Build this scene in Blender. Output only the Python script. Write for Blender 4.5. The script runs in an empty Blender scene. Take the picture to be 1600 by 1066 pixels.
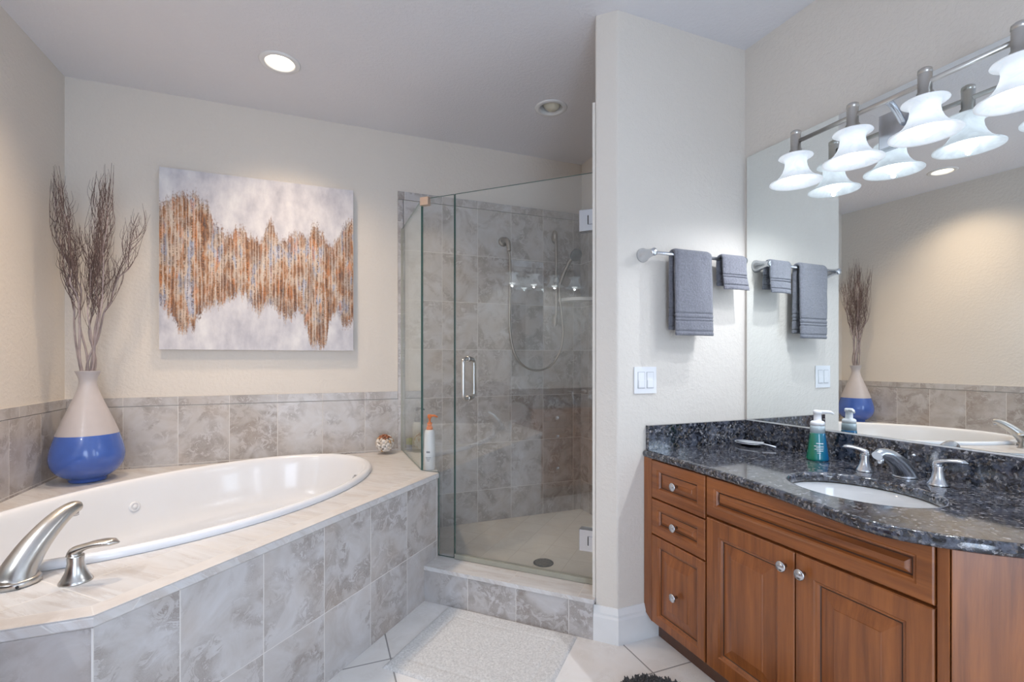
import bpy, math, random
from mathutils import Vector, Matrix
import bmesh
S = bpy.context.scene
COL = S.collection
PI = math.pi

# ------------------------------------------------------------------ camera
F_PX, HOR, YAW, CAM_H = 750.0, 562.5, math.radians(21.7), 1.2
cam = bpy.data.cameras.new('camera')
cam.sensor_width = 36.0
cam.sensor_fit = 'HORIZONTAL'
cam.lens = 36.0 * F_PX / 1600.0
cam.shift_y = (HOR - 533.0) / 1600.0
cam.clip_start = 0.02
co = bpy.data.objects.new('camera', cam)
COL.objects.link(co)
co.location = (0, 0, CAM_H)
co.rotation_euler = (PI / 2, 0, -YAW)
S.camera = co
# ------------------------------------------------------------------ world, exposure
w = bpy.data.worlds.new('sky')
S.world = w
w.use_nodes = True
bg = w.node_tree.nodes['Background']
bg.inputs[0].default_value = (0.66, 0.80, 1.0, 1)
bg.inputs[1].default_value = 7.0
S.view_settings.view_transform = 'Standard'
S.view_settings.look = 'None'
S.view_settings.gamma = 1.0
S.view_settings.exposure = 0.17
S.view_settings.use_curve_mapping = False
S.cycles.use_denoising = True
S.cycles.max_bounces = 10
S.cycles.transparent_max_bounces = 16
S.cycles.sample_clamp_indirect = 4.0
S.cycles.caustics_reflective = True
S.cycles.caustics_refractive = False
BULB_W, CAN_W = 9.5, 13.0


def area_light(name, loc, rot, sx, sy, power, color, portal=False):
    l = bpy.data.lights.new(name, 'AREA')
    l.shape = 'RECTANGLE'
    l.size, l.size_y, l.energy, l.color = sx, sy, power, color
    if portal:
        l.cycles.is_portal = True
    o = bpy.data.objects.new(name, l)
    COL.objects.link(o)
    o.location, o.rotation_euler = loc, rot
    return o


# the window and a doorway added to brighten the shower let the sky in
area_light('window_portal', (2.04, -1.10, 1.62), (PI / 2, 0, PI / 2), 0.85, 1.4, 1, (1, 1, 1), True)


area_light('added_doorway_portal', (0.0, -1.66, 1.05), (PI / 2, 0, 0), 0.95, 2.1, 1, (1, 1, 1), True)


# ------------------------------------------------------------------ node helpers
class NT:
    def __init__(s, name):
        s.m = bpy.data.materials.new(name)
        s.m.use_nodes = True
        s.t = s.m.node_tree
        s.b = s.t.nodes['Principled BSDF']

    def n(s, kind, **kw):
        nd = s.t.nodes.new(kind)
        for k, v in kw.items():
            setattr(nd, k, v)
        return nd

    def l(s, a, b):
        s.t.links.new(a, b)

    def val(s, sock, v):
        if hasattr(v, 'is_output') or isinstance(v, bpy.types.NodeSocket):
            s.l(v, sock)
        else:
            sock.default_value = v

    def math(s, op, a, b=0.0, c=None, clamp=False):
        nd = s.n('ShaderNodeMath', operation=op, use_clamp=clamp)
        s.val(nd.inputs[0], a)
        s.val(nd.inputs[1], b)
        if c is not None:
            s.val(nd.inputs[2], c)
        return nd.outputs[0]

    def mix(s, f, a, b, blend='MIX'):
        nd = s.n('ShaderNodeMix', data_type='RGBA', blend_type=blend)
        s.val(nd.inputs[0], f)
        s.val(nd.inputs[6], a)
        s.val(nd.inputs[7], b)
        return nd.outputs[2]

    def noise(s, vec, scale, detail=4, rough=0.5, dist=0.0):
        nd = s.n('ShaderNodeTexNoise')
        if vec is not None:
            s.l(vec, nd.inputs['Vector'])
        nd.inputs['Scale'].default_value = scale
        nd.inputs['Detail'].default_value = detail
        nd.inputs['Roughness'].default_value = rough
        nd.inputs['Distortion'].default_value = dist
        return nd

    def ramp(s, f, stops, interp='LINEAR'):
        nd = s.n('ShaderNodeValToRGB')
        nd.color_ramp.interpolation = interp
        e = nd.color_ramp.elements
        while len(e) < len(stops):
            e.new(0.5)
        for i, (p, c) in enumerate(stops):
            e[i].position = p
            e[i].color = tuple(c) + (1,) if len(c) == 3 else c
        s.l(f, nd.inputs[0])
        return nd.outputs[0]

    def bump(s, h, strength=0.2, dist=0.01):
        nd = s.n('ShaderNodeBump')
        nd.inputs['Strength'].default_value = strength
        nd.inputs['Distance'].default_value = dist
        s.l(h, nd.inputs['Height'])
        s.l(nd.outputs[0], s.b.inputs['Normal'])
        return nd

    def mapping(s, vec, scale=(1, 1, 1), rot=(0, 0, 0), loc=(0, 0, 0)):
        nd = s.n('ShaderNodeMapping')
        s.l(vec, nd.inputs[0])
        nd.inputs['Scale'].default_value = scale
        nd.inputs['Rotation'].default_value = rot
        nd.inputs['Location'].default_value = loc
        return nd.outputs[0]


def c4(c):
    return (c[0], c[1], c[2], 1)


def plain(name, col, rough=0.5, metal=0.0, coat=0.0, bumpscale=None, bumpstr=0.1, var=0.06):
    t = NT(name)
    tc = t.n('ShaderNodeTexCoord').outputs['Object']
    nz = t.noise(tc, 14, 3)
    a = tuple(max(0, x * (1 - var)) for x in col)
    b = tuple(min(1, x * (1 + var)) for x in col)
    t.l(t.ramp(nz.outputs[0], [(0.3, a), (0.7, b)]), t.b.inputs['Base Color'])
    t.b.inputs['Roughness'].default_value = rough
    t.b.inputs['Metallic'].default_value = metal
    t.b.inputs['Coat Weight'].default_value = coat
    if bumpscale:
        t.bump(t.noise(tc, bumpscale, 4).outputs[0], bumpstr, 0.004)
    return t.m


def paint(name, col):
    t = NT(name)
    tc = t.n('ShaderNodeTexCoord').outputs['Object']
    big = t.noise(tc, 2.5, 2)
    a = tuple(x * 0.98 for x in col)
    t.l(t.ramp(big.outputs[0], [(0.3, a), (0.7, col)]), t.b.inputs['Base Color'])
    t.b.inputs['Roughness'].default_value = 0.6
    n1 = t.noise(tc, 55, 3, 0.6)
    h = t.ramp(n1.outputs[0], [(0.42, (0, 0, 0)), (0.6, (1, 1, 1))])
    t.bump(h, 0.22, 0.004)
    return t.m


def brushed(name, col, rough=0.28):
    t = NT(name)
    tc = t.n('ShaderNodeTexCoord').outputs['Object']
    nz = t.noise(t.mapping(tc, (60, 60, 600)), 3, 2)
    t.l(t.ramp(nz.outputs[0], [(0.3, tuple(x * 0.93 for x in col)), (0.7, col)]), t.b.inputs['Base Color'])
    t.b.inputs['Metallic'].default_value = 1
    t.b.inputs['Roughness'].default_value = rough
    return t.m


def stone_tile(name, pu, pv, ou, ov, rot=0.0, base=(0.46, 0.425, 0.40), lo=(0.21, 0.165, 0.135), hi=(0.64, 0.63, 0.64),
               grout=(0.72, 0.69, 0.66), gw=0.0032, rough=0.28, vein=1.0, scale=1.0, tv=0.12, stretch=(1, 1), streaky=False):
    """stone look porcelain laid on a grid; uv in metres"""
    t = NT(name)
    uv = t.n('ShaderNodeUVMap').outputs[0]
    if rot:
        uv = t.mapping(uv, rot=(0, 0, rot))
    sp = t.n('ShaderNodeSeparateXYZ')
    t.l(uv, sp.inputs[0])
    fu = t.math('DIVIDE', t.math('SUBTRACT', sp.outputs[0], ou), pu)
    fv = t.math('DIVIDE', t.math('SUBTRACT', sp.outputs[1], ov), pv)
    iu, iv = t.math('FLOOR', fu), t.math('FLOOR', fv)
    cb = t.n('ShaderNodeCombineXYZ')
    t.l(iu, cb.inputs[0])
    t.l(iv, cb.inputs[1])
    wn = t.n('ShaderNodeTexWhiteNoise')
    t.l(cb.outputs[0], wn.inputs['Vector'])
    off = t.n('ShaderNodeVectorMath', operation='SCALE')
    t.l(wn.outputs['Color'], off.inputs[0])
    off.inputs['Scale'].default_value = 31.0
    ad = t.n('ShaderNodeVectorMath', operation='ADD')
    t.l(t.mapping(uv, scale=(stretch[0], stretch[1], 1)), ad.inputs[0])
    t.l(off.outputs[0], ad.inputs[1])
    v = ad.outputs[0]
    # soft clouds warped into swirls
    n1 = t.noise(v, 6.0 * scale, 7, 0.62, 0.9)
    n2 = t.noise(v, 20.0 * scale, 10, 0.76, 1.0)
    n3 = t.noise(v, 5.0 * scale, 3, 0.55, 1.2)
    c = t.ramp(n1.outputs[0], [(0.25, base), (0.5, tuple((a + b) / 2 for a, b in zip(base, hi))), (0.72, hi)])
    vn = t.math('ABSOLUTE', t.math('SUBTRACT', n2.outputs[0], 0.5))
    vm = t.ramp(vn, [(0.0, (1, 1, 1)), (0.015, (0.45, 0.45, 0.45)), (0.04, (0, 0, 0))])
    zone = t.ramp(n3.outputs[0], [(0.44, (0, 0, 0)), (0.60, (1, 1, 1))])
    f = t.math('MULTIPLY', t.math('MULTIPLY', vm, zone), 0.75 * vein, clamp=True)
    c = t.mix(f, c, c4(lo))
    patch = t.ramp(n2.outputs[0], [(0.45, (0, 0, 0)), (0.60, (1, 1, 1))])
    c = t.mix(t.math('MULTIPLY', t.math('MULTIPLY', patch, zone), 0.65 * vein), c, c4(lo))
    warm = t.noise(v, 4.0 * scale, 2)
    c = t.mix(t.math('MULTIPLY', t.ramp(warm.outputs[0], [(0.5, (0, 0, 0)), (0.7, (1, 1, 1))]), 0.3 * vein), c,
              (base[0] * 1.12, base[1] * 0.98, base[2] * 0.84, 1))
    # per tile lightness
    c = t.mix(tv, c, t.ramp(wn.outputs['Value'], [(0, lo), (1, hi)]))
    # grout mask
    du = t.math('MULTIPLY', t.math('SUBTRACT', 0.5, t.math('ABSOLUTE', t.math('SUBTRACT', t.math('FRACT', fu), 0.5))), pu)
    dv = t.math('MULTIPLY', t.math('SUBTRACT', 0.5, t.math('ABSOLUTE', t.math('SUBTRACT', t.math('FRACT', fv), 0.5))), pv)
    d = t.math('MINIMUM', du, dv)
    g = t.math('LESS_THAN', d, gw * 0.5)
    c = t.mix(g, c, c4(grout))
    t.l(c, t.b.inputs['Base Color'])
    t.l(t.math('ADD', t.math('MULTIPLY', g, 0.4), rough), t.b.inputs['Roughness'])
    h = t.math('MINIMUM', t.math('DIVIDE', d, gw), 1.0)
    hh = t.math('ADD', h, t.math('MULTIPLY', n2.outputs[0], 0.12))
    t.bump(hh, 0.35, 0.002)
    return t.m


def granite(name):
    t = NT(name)
    tc = t.n('ShaderNodeTexCoord').outputs['Object']
    v = t.mapping(tc, (1, 1, 1))
    nz = t.noise(v, 60, 3, 0.6)
    ad = t.n('ShaderNodeMix', data_type='VECTOR')
    ad.inputs[0].default_value = 0.012
    t.l(v, ad.inputs[4])
    t.l(nz.outputs['Color'], ad.inputs[5])
    vo = t.n('ShaderNodeTexVoronoi')
    vo.inputs['Scale'].default_value = 125
    t.l(ad.outputs[1], vo.inputs['Vector'])
    sp = t.n('ShaderNodeSeparateColor')
    t.l(vo.outputs['Color'], sp.inputs[0])
    c = t.ramp(sp.outputs[0], [(0.0, (0.008, 0.009, 0.012)), (0.30, (0.02, 0.022, 0.032)), (0.42, (0.07, 0.078, 0.105)),
                               (0.58, (0.13, 0.105, 0.085)), (0.70, (0.035, 0.038, 0.055)), (0.82, (0.22, 0.21, 0.21)),
                               (0.93, (0.36, 0.35, 0.36))], 'CONSTANT')
    n2 = t.noise(v, 120, 6, 0.75)
    c = t.mix(t.math('MULTIPLY', t.ramp(n2.outputs[0], [(0.46, (0, 0, 0)), (0.56, (1, 1, 1))]), 0.85), c, (0.012, 0.013, 0.018, 1))
    n3 = t.noise(v, 26, 4, 0.7, 1.0)
    c = t.mix(t.math('MULTIPLY', t.ramp(n3.outputs[0], [(0.48, (0, 0, 0)), (0.62, (1, 1, 1))]), 0.6), c,
              (0.125, 0.138, 0.18, 1))
    t.l(c, t.b.inputs['Base Color'])
    t.b.inputs['Roughness'].default_value = 0.09
    t.b.inputs['Specular IOR Level'].default_value = 0.75
    t.b.inputs['Coat Weight'].default_value = 0.25
    t.b.inputs['Coat Roughness'].default_value = 0.05
    t.bump(n2.outputs[0], 0.03, 0.001)
    return t.m


def wood(name, col, dark, axis='z', seed=0.0):
    t = NT(name)
    tc = t.n('ShaderNodeTexCoord').outputs['Object']
    sc = {'z': (26, 26, 1.6), 'y': (26, 1.6, 26), 'x': (1.6, 26, 26)}[axis]
    v = t.mapping(tc, sc, loc=(seed, seed * 1.7, seed * 0.6))
    n1 = t.noise(v, 1.4, 6, 0.62, 0.6)
    n2 = t.noise(t.mapping(tc, tuple(k * 5 for k in sc)), 1.2, 4, 0.6)
    n3 = t.noise(tc, 3.0, 3)
    c = t.ramp(n1.outputs[0], [(0.28, dark), (0.5, tuple((a + b) / 2 for a, b in zip(col, dark))), (0.72, col)])
    c = t.mix(t.math('MULTIPLY', t.ramp(n2.outputs[0], [(0.5, (0, 0, 0)), (0.75, (1, 1, 1))]), 0.35), c, c4(dark))
    c = t.mix(t.math('MULTIPLY', n3.outputs[0], 0.35), c, c4(tuple(x * 1.25 for x in col)))
    t.l(c, t.b.inputs['Base Color'])
    t.b.inputs['Roughness'].default_value = 0.34
    t.b.inputs['Coat Weight'].default_value = 0.25
    t.b.inputs['Coat Roughness'].default_value = 0.2
    t.bump(n2.outputs[0], 0.05, 0.001)
    return t.m


def glass_pane(name, tint=(0.985, 0.992, 0.988)):
    t = NT(name)
    t.t.nodes.remove(t.b)
    out = [n for n in t.t.nodes if n.type == 'OUTPUT_MATERIAL'][0]
    tr = t.n('ShaderNodeBsdfTransparent')
    tr.inputs[0].default_value = c4(tint)
    gl = t.n('ShaderNodeBsdfGlossy')
    gl.inputs['Roughness'].default_value = 0.0
    gl.inputs[0].default_value = (0.95, 1, 1, 1)
    lw = t.n('ShaderNodeLayerWeight')
    lw.inputs['Blend'].default_value = 0.5
    f5 = t.math('POWER', lw.outputs['Facing'], 5.0)
    mx = t.n('ShaderNodeMixShader')
    t.l(t.math('ADD', t.math('MULTIPLY', f5, 0.93), 0.07, clamp=True), mx.inputs[0])
    t.l(tr.outputs[0], mx.inputs[1])
    t.l(gl.outputs[0], mx.inputs[2])
    t.l(mx.outputs[0], out.inputs[0])
    return t.m


def emitter(name, col, strength):
    t = NT(name)
    t.b.inputs['Base Color'].default_value = c4(col)
    t.b.inputs['Emission Color'].default_value = c4(col)
    t.b.inputs['Emission Strength'].default_value = strength
    return t.m


def shade_glass(name):
    t = NT(name)
    out = [n for n in t.t.nodes if n.type == 'OUTPUT_MATERIAL'][0]
    tc = t.n('ShaderNodeTexCoord').outputs['Object']
    nz = t.noise(tc, 22, 4, 0.6, 1.0)
    c = t.ramp(nz.outputs[0], [(0.35, (0.76, 0.79, 0.82)), (0.65, (0.90, 0.93, 0.96))])
    t.l(c, t.b.inputs['Base Color'])
    t.b.inputs['Roughness'].default_value = 0.35
    t.l(c, t.b.inputs['Emission Color'])
    t.b.inputs['Emission Strength'].default_value = 0.3
    tl = t.n('ShaderNodeBsdfTranslucent')
    t.l(c, tl.inputs[0])
    mx = t.n('ShaderNodeMixShader')
    mx.inputs[0].default_value = 0.35
    t.l(t.b.outputs[0], mx.inputs[1])
    t.l(tl.outputs[0], mx.inputs[2])
    t.l(mx.outputs[0], out.inputs[0])
    return t.m


def terry(name, col):
    t = NT(name)
    tc = t.n('ShaderNodeTexCoord').outputs['Object']
    n1 = t.noise(tc, 110, 5, 0.8)
    n2 = t.noise(tc, 18, 3)
    c = t.ramp(n1.outputs[0], [(0.3, tuple(x * 0.62 for x in col)), (0.7, tuple(x * 1.25 for x in col))])
    c = t.mix(t.math('MULTIPLY', n2.outputs[0], 0.3), c, c4(tuple(x * 0.8 for x in col)))
    t.l(c, t.b.inputs['Base Color'])
    t.b.inputs['Roughness'].default_value = 0.95
    t.b.inputs['Sheen Weight'].default_value = 0.4
    t.bump(n1.outputs[0], 0.9, 0.008)
    return t.m


M = {}
M['paint'] = paint('cream_wall_paint', (0.735, 0.68, 0.617))
M['ceil'] = paint('ceiling_paint', (0.76, 0.755, 0.785))
M['white'] = plain('white_trim_paint', (0.78, 0.78, 0.78), 0.35, var=0.02)
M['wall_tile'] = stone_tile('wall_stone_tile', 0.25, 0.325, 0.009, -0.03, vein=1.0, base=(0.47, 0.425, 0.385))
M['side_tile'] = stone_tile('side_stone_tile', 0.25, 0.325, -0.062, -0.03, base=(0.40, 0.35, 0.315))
M['front_tile'] = stone_tile('tub_front_tile', 0.2605, 0.33, 0.0, 0.262)
M['curb_tile'] = stone_tile('curb_stone_tile', 0.25, 0.30, 0.0, -0.08)
M['trim_tile'] = stone_tile('bullnose_tile', 0.25, 0.60, 0.009, -0.3, gw=0.003)
M['deck_tile'] = stone_tile('deck_stone_tile', 0.33, 0.33, 0.10, 0.02, rot=PI / 4, base=(0.605, 0.58, 0.565),
                            lo=(0.44, 0.38, 0.34), hi=(0.73, 0.73, 0.74), stretch=(0.5, 3.2), vein=0.8)
M['edge_tile'] = stone_tile('deck_edge_stone_tile', 9.0, 9.0, -4.0, -4.0, base=(0.64, 0.60, 0.575), lo=(0.48, 0.42, 0.38), hi=(0.75, 0.74, 0.735), vein=0.8)
M['groutm'] = plain('pale_grout', (0.74, 0.71, 0.68), 0.8, var=0.02)
M['floor_tile'] = stone_tile('floor_stone_tile', 0.4615, 0.4615, 0.26, 1.509 - 0.4615 * 5, base=(0.74, 0.72, 0.70),
                             lo=(0.60, 0.57, 0.54), hi=(0.81, 0.80, 0.80), grout=(0.30, 0.29, 0.285), gw=0.006, vein=0.45, tv=0.04)
M['shower_floor'] = stone_tile('shower_floor_tile', 0.16, 0.16, 0.03, 0.05, rot=PI / 4, base=(0.72, 0.68, 0.61),
                               lo=(0.58, 0.53, 0.46), hi=(0.78, 0.75, 0.69), grout=(0.62, 0.58, 0.52), vein=0.5)
M['granite'] = granite('dark_granite')
M['wood_z'] = wood('cherry_wood_upright', (0.365, 0.120, 0.030), (0.105, 0.029, 0.009))
M['wood_y'] = wood('cherry_wood_level', (0.365, 0.120, 0.030), (0.105, 0.029, 0.009), 'y', 3.0)
M['wood_dark'] = wood('dark_stained_wood', (0.10, 0.035, 0.015), (0.05, 0.018, 0.009))
M['glaze'] = plain('dark_glaze', (0.055, 0.022, 0.012), 0.45)
M['tub'] = plain('white_acrylic', (0.80, 0.815, 0.85), 0.2, coat=0.25, var=0.005)
M['porcelain'] = plain('white_porcelain', (0.85, 0.85, 0.85), 0.1, coat=0.6, var=0.005)
M['nickel'] = brushed('brushed_nickel', (0.62, 0.60, 0.57))
M['chrome'] = brushed('satin_chrome', (0.64, 0.66, 0.70), 0.26)
M['bronze'] = brushed('worn_nickel', (0.42, 0.38, 0.34), 0.3)
M['copper'] = brushed('copper_clip', (0.82, 0.66, 0.56), 0.3)
M['darkmetal'] = plain('dark_metal', (0.06, 0.06, 0.06), 0.4, 0.8)
M['glass'] = glass_pane('clear_shower_glass')
M['glass_edge'] = plain('green_glass_edge', (0.06, 0.14, 0.12), 0.1)
M['sweep'] = plain('door_sweep_vinyl', (0.36, 0.35, 0.29), 0.3)
mm = NT('mirror_silver')
mm.b.inputs['Base Color'].default_value = (0.86, 0.90, 0.90, 1)
mm.b.inputs['Metallic'].default_value = 1
mm.b.inputs['Roughness'].default_value = 0.0
M['mirror'] = mm.m
M['mirror_edge'] = plain('mirror_edge', (0.25, 0.28, 0.28), 0.3)
M['shade'] = shade_glass('frosted_alabaster_glass')
M['bulb'] = emitter('lit_bulb', (0.96, 0.98, 1.0), 2.8)
M['can_lit'] = emitter('lit_can_lens', (1.0, 0.86, 0.66), 7.0)
M['towel'] = terry('grey_blue_terry', (0.215, 0.215, 0.255))
M['mat_white'] = terry('ivory_cotton', (0.85, 0.84, 0.83))
M['mat_dark'] = terry('charcoal_shag', (0.06, 0.06, 0.065))
M['vase_top'] = plain('matt_grey_glaze', (0.50, 0.46, 0.465), 0.35, coat=0.2, var=0.04)
M['vase_blue'] = plain('blue_glaze', (0.055, 0.125, 0.45), 0.22, coat=0.5, var=0.08)
M['twig'] = plain('dry_twig_bark', (0.36, 0.30, 0.30), 0.8, var=0.3)
M['twig_tip'] = plain('dark_twig_bark', (0.15, 0.105, 0.10), 0.8, var=0.3)
M['plate'] = plain('white_plastic', (0.82, 0.82, 0.84), 0.3, var=0.01)
M['orange'] = plain('orange_plastic', (0.85, 0.20, 0.03), 0.35)
M['lotion'] = plain('white_bottle', (0.80, 0.81, 0.83), 0.3, var=0.01)
M['greyplastic'] = plain('grey_plastic', (0.13, 0.13, 0.14), 0.35)
M['cream'] = plain('cream_bottle', (0.62, 0.60, 0.50), 0.35)
M['lime'] = plain('lime_plastic', (0.45, 0.50, 0.05), 0.4)
M['bluegrey'] = plain('blue_grey_plastic', (0.25, 0.30, 0.42), 0.3)
M['gapgrey'] = plain('shadow_gap_grey', (0.45, 0.46, 0.48), 0.6)
M['ink'] = plain('grey_print', (0.20, 0.21, 0.25), 0.5)
M['whiteink'] = plain('white_print', (0.85, 0.92, 0.95), 0.5)
M['silver'] = plain('silver_foil', (0.80, 0.82, 0.86), 0.35, 0.3)


# ------------------------------------------------------------------ geometry helpers
class MB:
    def __init__(s):
        s.v, s.f, s.m, s.sm = [], [], [], []

    def add(s, vs, fs, mat=0, smooth=False):
        b = len(s.v)
        s.v += [tuple(p) for p in vs]
        for f in fs:
            s.f.append([b + i for i in f])
            s.m.append(mat)
            s.sm.append(smooth)
        return s

    def box(s, x0, x1, y0, y1, z0, z1, mat=0):
        return s.prism([(x0, y0), (x1, y0), (x1, y1), (x0, y1)], z0, z1, mat)

    def prism(s, poly, z0, z1, mat=0, top=None):
        a = sum(poly[i][0] * poly[(i + 1) % len(poly)][1] - poly[(i + 1) % len(poly)][0] * poly[i][1] for i in range(len(poly)))
        if a < 0:
            poly = poly[::-1]
        n = len(poly)
        vs = [(x, y, z0) for x, y in poly] + [(x, y, z1) for x, y in poly]
        fs = [[i, (i + 1) % n, n + (i + 1) % n, n + i] for i in range(n)]
        s.add(vs, fs, mat)
        s.add(vs, [list(range(n))[::-1]], mat)
        s.add(vs, [[n + i for i in range(n)]], mat if top is None else top)
        return s

    def slab(s, p, q, n, th, z0, z1, mat=0):
        """vertical slab: plan line p-q, thickness th along n"""
        return s.prism([p, q, (q[0] + n[0] * th, q[1] + n[1] * th), (p[0] + n[0] * th, p[1] + n[1] * th)], z0, z1, mat)

    def lathe(s, prof, c=(0, 0, 0), seg=32, axis=(0, 0, 1), mat=0, sx=1.0, sy=1.0, mats=None, cap=True):
        ax = Vector(axis).normalized()
        q = Vector((0, 0, 1)).rotation_difference(ax)
        vs, fs = [], []
        for r, z in prof:
            for i in range(seg):
                a = 2 * PI * i / seg
                p = q @ Vector((r * sx * math.cos(a), r * sy * math.sin(a), z))
                vs.append((p.x + c[0], p.y + c[1], p.z + c[2]))
        for k in range(len(prof) - 1):
            fm = mat if mats is None else mats[k]
            fs = [[k * seg + i, k * seg + (i + 1) % seg, (k + 1) * seg + (i + 1) % seg, (k + 1) * seg + i] for i in range(seg)]
            b = len(s.v)
            s.add(vs if k == 0 else [], [], fm)
            base = b if k == 0 else base
            for f in fs:
                s.f.append([base + i for i in f])
                s.m.append(fm)
                s.sm.append(True)
        if cap:
            if prof[0][0] > 1e-6:
                s.f.append([base + i for i in range(seg)][::-1]); s.m.append(mat if mats is None else mats[0]); s.sm.append(False)
            if prof[-1][0] > 1e-6:
                s.f.append([base + (len(prof) - 1) * seg + i for i in range(seg)]); s.m.append(mat if mats is None else mats[-1]); s.sm.append(False)
        return s

    def tube(s, pts, rad, seg=10, mat=0, flat=1.0, cap=True, up=(0, 0, 1)):
        """swept tube, rad a number or a list; flat squashes along the frame's second axis"""
        P = [Vector(p) for p in pts]
        n = len(P)
        R = rad if isinstance(rad, (list, tuple)) else [rad] * n
        Fl = flat if isinstance(flat, (list, tuple)) else [flat] * n
        vs = []
        T0 = (P[1] - P[0]).normalized()
        u = Vector(up).cross(T0)
        if u.length < 1e-3:
            u = Vector((1, 0, 0)).cross(T0)
        u.normalize()
        for i in range(n):
            T = ((P[min(i + 1, n - 1)] - P[max(i - 1, 0)])).normalized()
            u = (u - T * u.dot(T))
            if u.length < 1e-4:
                u = Vector((1, 0, 0)).cross(T)
            u.normalize()
            v = T.cross(u)
            for k in range(seg):
                a = 2 * PI * k / seg
                vs.append(P[i] + u * (R[i] * math.cos(a)) + v * (R[i] * Fl[i] * math.sin(a)))
        fs = []
        for i in range(n - 1):
            for k in range(seg):
                fs.append([i * seg + k, i * seg + (k + 1) % seg, (i + 1) * seg + (k + 1) % seg, (i + 1) * seg + k])
        b = len(s.v)
        s.add(vs, fs, mat, True)
        if cap:
            s.f.append([b + k for k in range(seg)][::-1]); s.m.append(mat); s.sm.append(False)
            s.f.append([b + (n - 1) * seg + k for k in range(seg)]); s.m.append(mat); s.sm.append(False)
        return s

    def sphere(s, c, r, sc=(1, 1, 1), seg=16, rings=8, mat=0, rot=None):
        vs, fs = [], []
        for j in range(rings + 1):
            th = PI * j / rings
            for i in range(seg):
                a = 2 * PI * i / seg
                p = Vector((r * sc[0] * math.sin(th) * math.cos(a), r * sc[1] * math.sin(th) * math.sin(a), r * sc[2] * math.cos(th)))
                if rot is not None:
                    p = rot @ p
                vs.append((c[0] + p.x, c[1] + p.y, c[2] + p.z))
        for j in range(rings):
            for i in range(seg):
                fs.append([j * seg + i, (j + 1) * seg + i, (j + 1) * seg + (i + 1) % seg, j * seg + (i + 1) % seg])
        s.add(vs, fs, mat, True)
        return s

    def build(s, name, mats, parent=None, origin=None, bevel=0.0, subsurf=0, bseg=2):
        if not isinstance(mats, (list, tuple)):
            mats = [mats]
        if parent is not None:
            o0 = Vector((0, 0, 0))
            p = parent
            while p is not None:
                o0 += p.location
                p = p.parent
        elif origin is not None:
            o0 = Vector(origin)
        else:
            xs = [p[0] for p in s.v]; ys = [p[1] for p in s.v]; zs = [p[2] for p in s.v]
            o0 = Vector(((min(xs) + max(xs)) / 2, (min(ys) + max(ys)) / 2, min(zs)))
        me = bpy.data.meshes.new(name)
        me.from_pydata([(p[0] - o0.x, p[1] - o0.y, p[2] - o0.z) for p in s.v], [], s.f)
        for m in mats:
            me.materials.append(m)
        me.polygons.foreach_set('material_index', s.m)
        me.polygons.foreach_set('use_smooth', s.sm)
        uvl = me.uv_layers.new(name='UVMap')
        for p in me.polygons:
            n = p.normal
            if abs(n.z) > 0.7:
                tu, tv = Vector((1, 0, 0)), Vector((0, 1, 0))
            else:
                h = Vector((-n.y, n.x, 0)).normalized()
                tu, tv = h, Vector((0, 0, 1))
            for li in p.loop_indices:
                q = Vector(s.v[me.loops[li].vertex_index])
                uvl.data[li].uv = (q.dot(tu), q.dot(tv))
        me.validate()
        me.update()
        o = bpy.data.objects.new(name, me)
        COL.objects.link(o)
        if parent is not None:
            o.parent = parent
        else:
            o.location = o0
        if bevel:
            b = o.modifiers.new('bevel', 'BEVEL')
            b.width, b.segments, b.limit_method, b.angle_limit = bevel, bseg, 'ANGLE', math.radians(35)
            b.harden_normals = False
        if subsurf:
            ss = o.modifiers.new('subsurf', 'SUBSURF')
            ss.levels = ss.render_levels = subsurf
        return o


def thing(name, label, cat, loc, group=None):
    o = bpy.data.objects.new(name, None)
    o.empty_display_size = 0.05
    COL.objects.link(o)
    o.location = loc
    o['label'], o['category'] = label, cat
    if group:
        o['group'] = group
    return o


def tag(o, label, cat, group=None, kind=None):
    o['label'], o['category'] = label, cat
    if group:
        o['group'] = group
    if kind:
        o['kind'] = kind
    return o


def struct(o):
    o['kind'] = 'structure'
    return o


def flat_shape(name, outlines, z0, z1, mats, parent=None, bev=0.0, res=3, origin=None):
    """plan outline with holes, extruded z0..z1 with a rounded edge of radius bev"""
    cu = bpy.data.curves.new(name + '_outline', 'CURVE')
    cu.dimensions = '2D'
    cu.fill_mode = 'BOTH'
    cu.extrude = max(1e-4, (z1 - z0) / 2 - bev)
    cu.bevel_depth = bev
    cu.bevel_resolution = res
    cu.offset = -bev
    for ol in outlines:
        sp = cu.splines.new('POLY')
        sp.points.add(len(ol) - 1)
        for i, p in enumerate(ol):
            sp.points[i].co = (p[0], p[1], 0, 1)
        sp.use_cyclic_u = True
    tmp = bpy.data.objects.new(name + '_tmp', cu)
    COL.objects.link(tmp)
    dg = bpy.context.evaluated_depsgraph_get()
    me = bpy.data.meshes.new_from_object(tmp.evaluated_get(dg))
    bpy.data.objects.remove(tmp)
    mb = MB()
    zc = (z0 + z1) / 2
    mb.add([(v.co.x, v.co.y, v.co.z + zc) for v in me.vertices], [list(p.vertices) for p in me.polygons])
    bpy.data.meshes.remove(me)
    o = mb.build(name, mats, parent, origin)
    bm = bmesh.new()
    bm.from_mesh(o.data)
    bmesh.ops.remove_doubles(bm, verts=bm.verts, dist=1e-5)
    bmesh.ops.recalc_face_normals(bm, faces=bm.faces)
    bm.to_mesh(o.data)
    bm.free()
    return o


def ellipse(cx, cy, a, b, n=72, rot=0.0):
    return [(cx + a * math.cos(t) * math.cos(rot) - b * math.sin(t) * math.sin(rot),
             cy + a * math.cos(t) * math.sin(rot) + b * math.sin(t) * math.cos(rot)) for t in [2 * PI * i / n for i in range(n)]]


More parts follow.
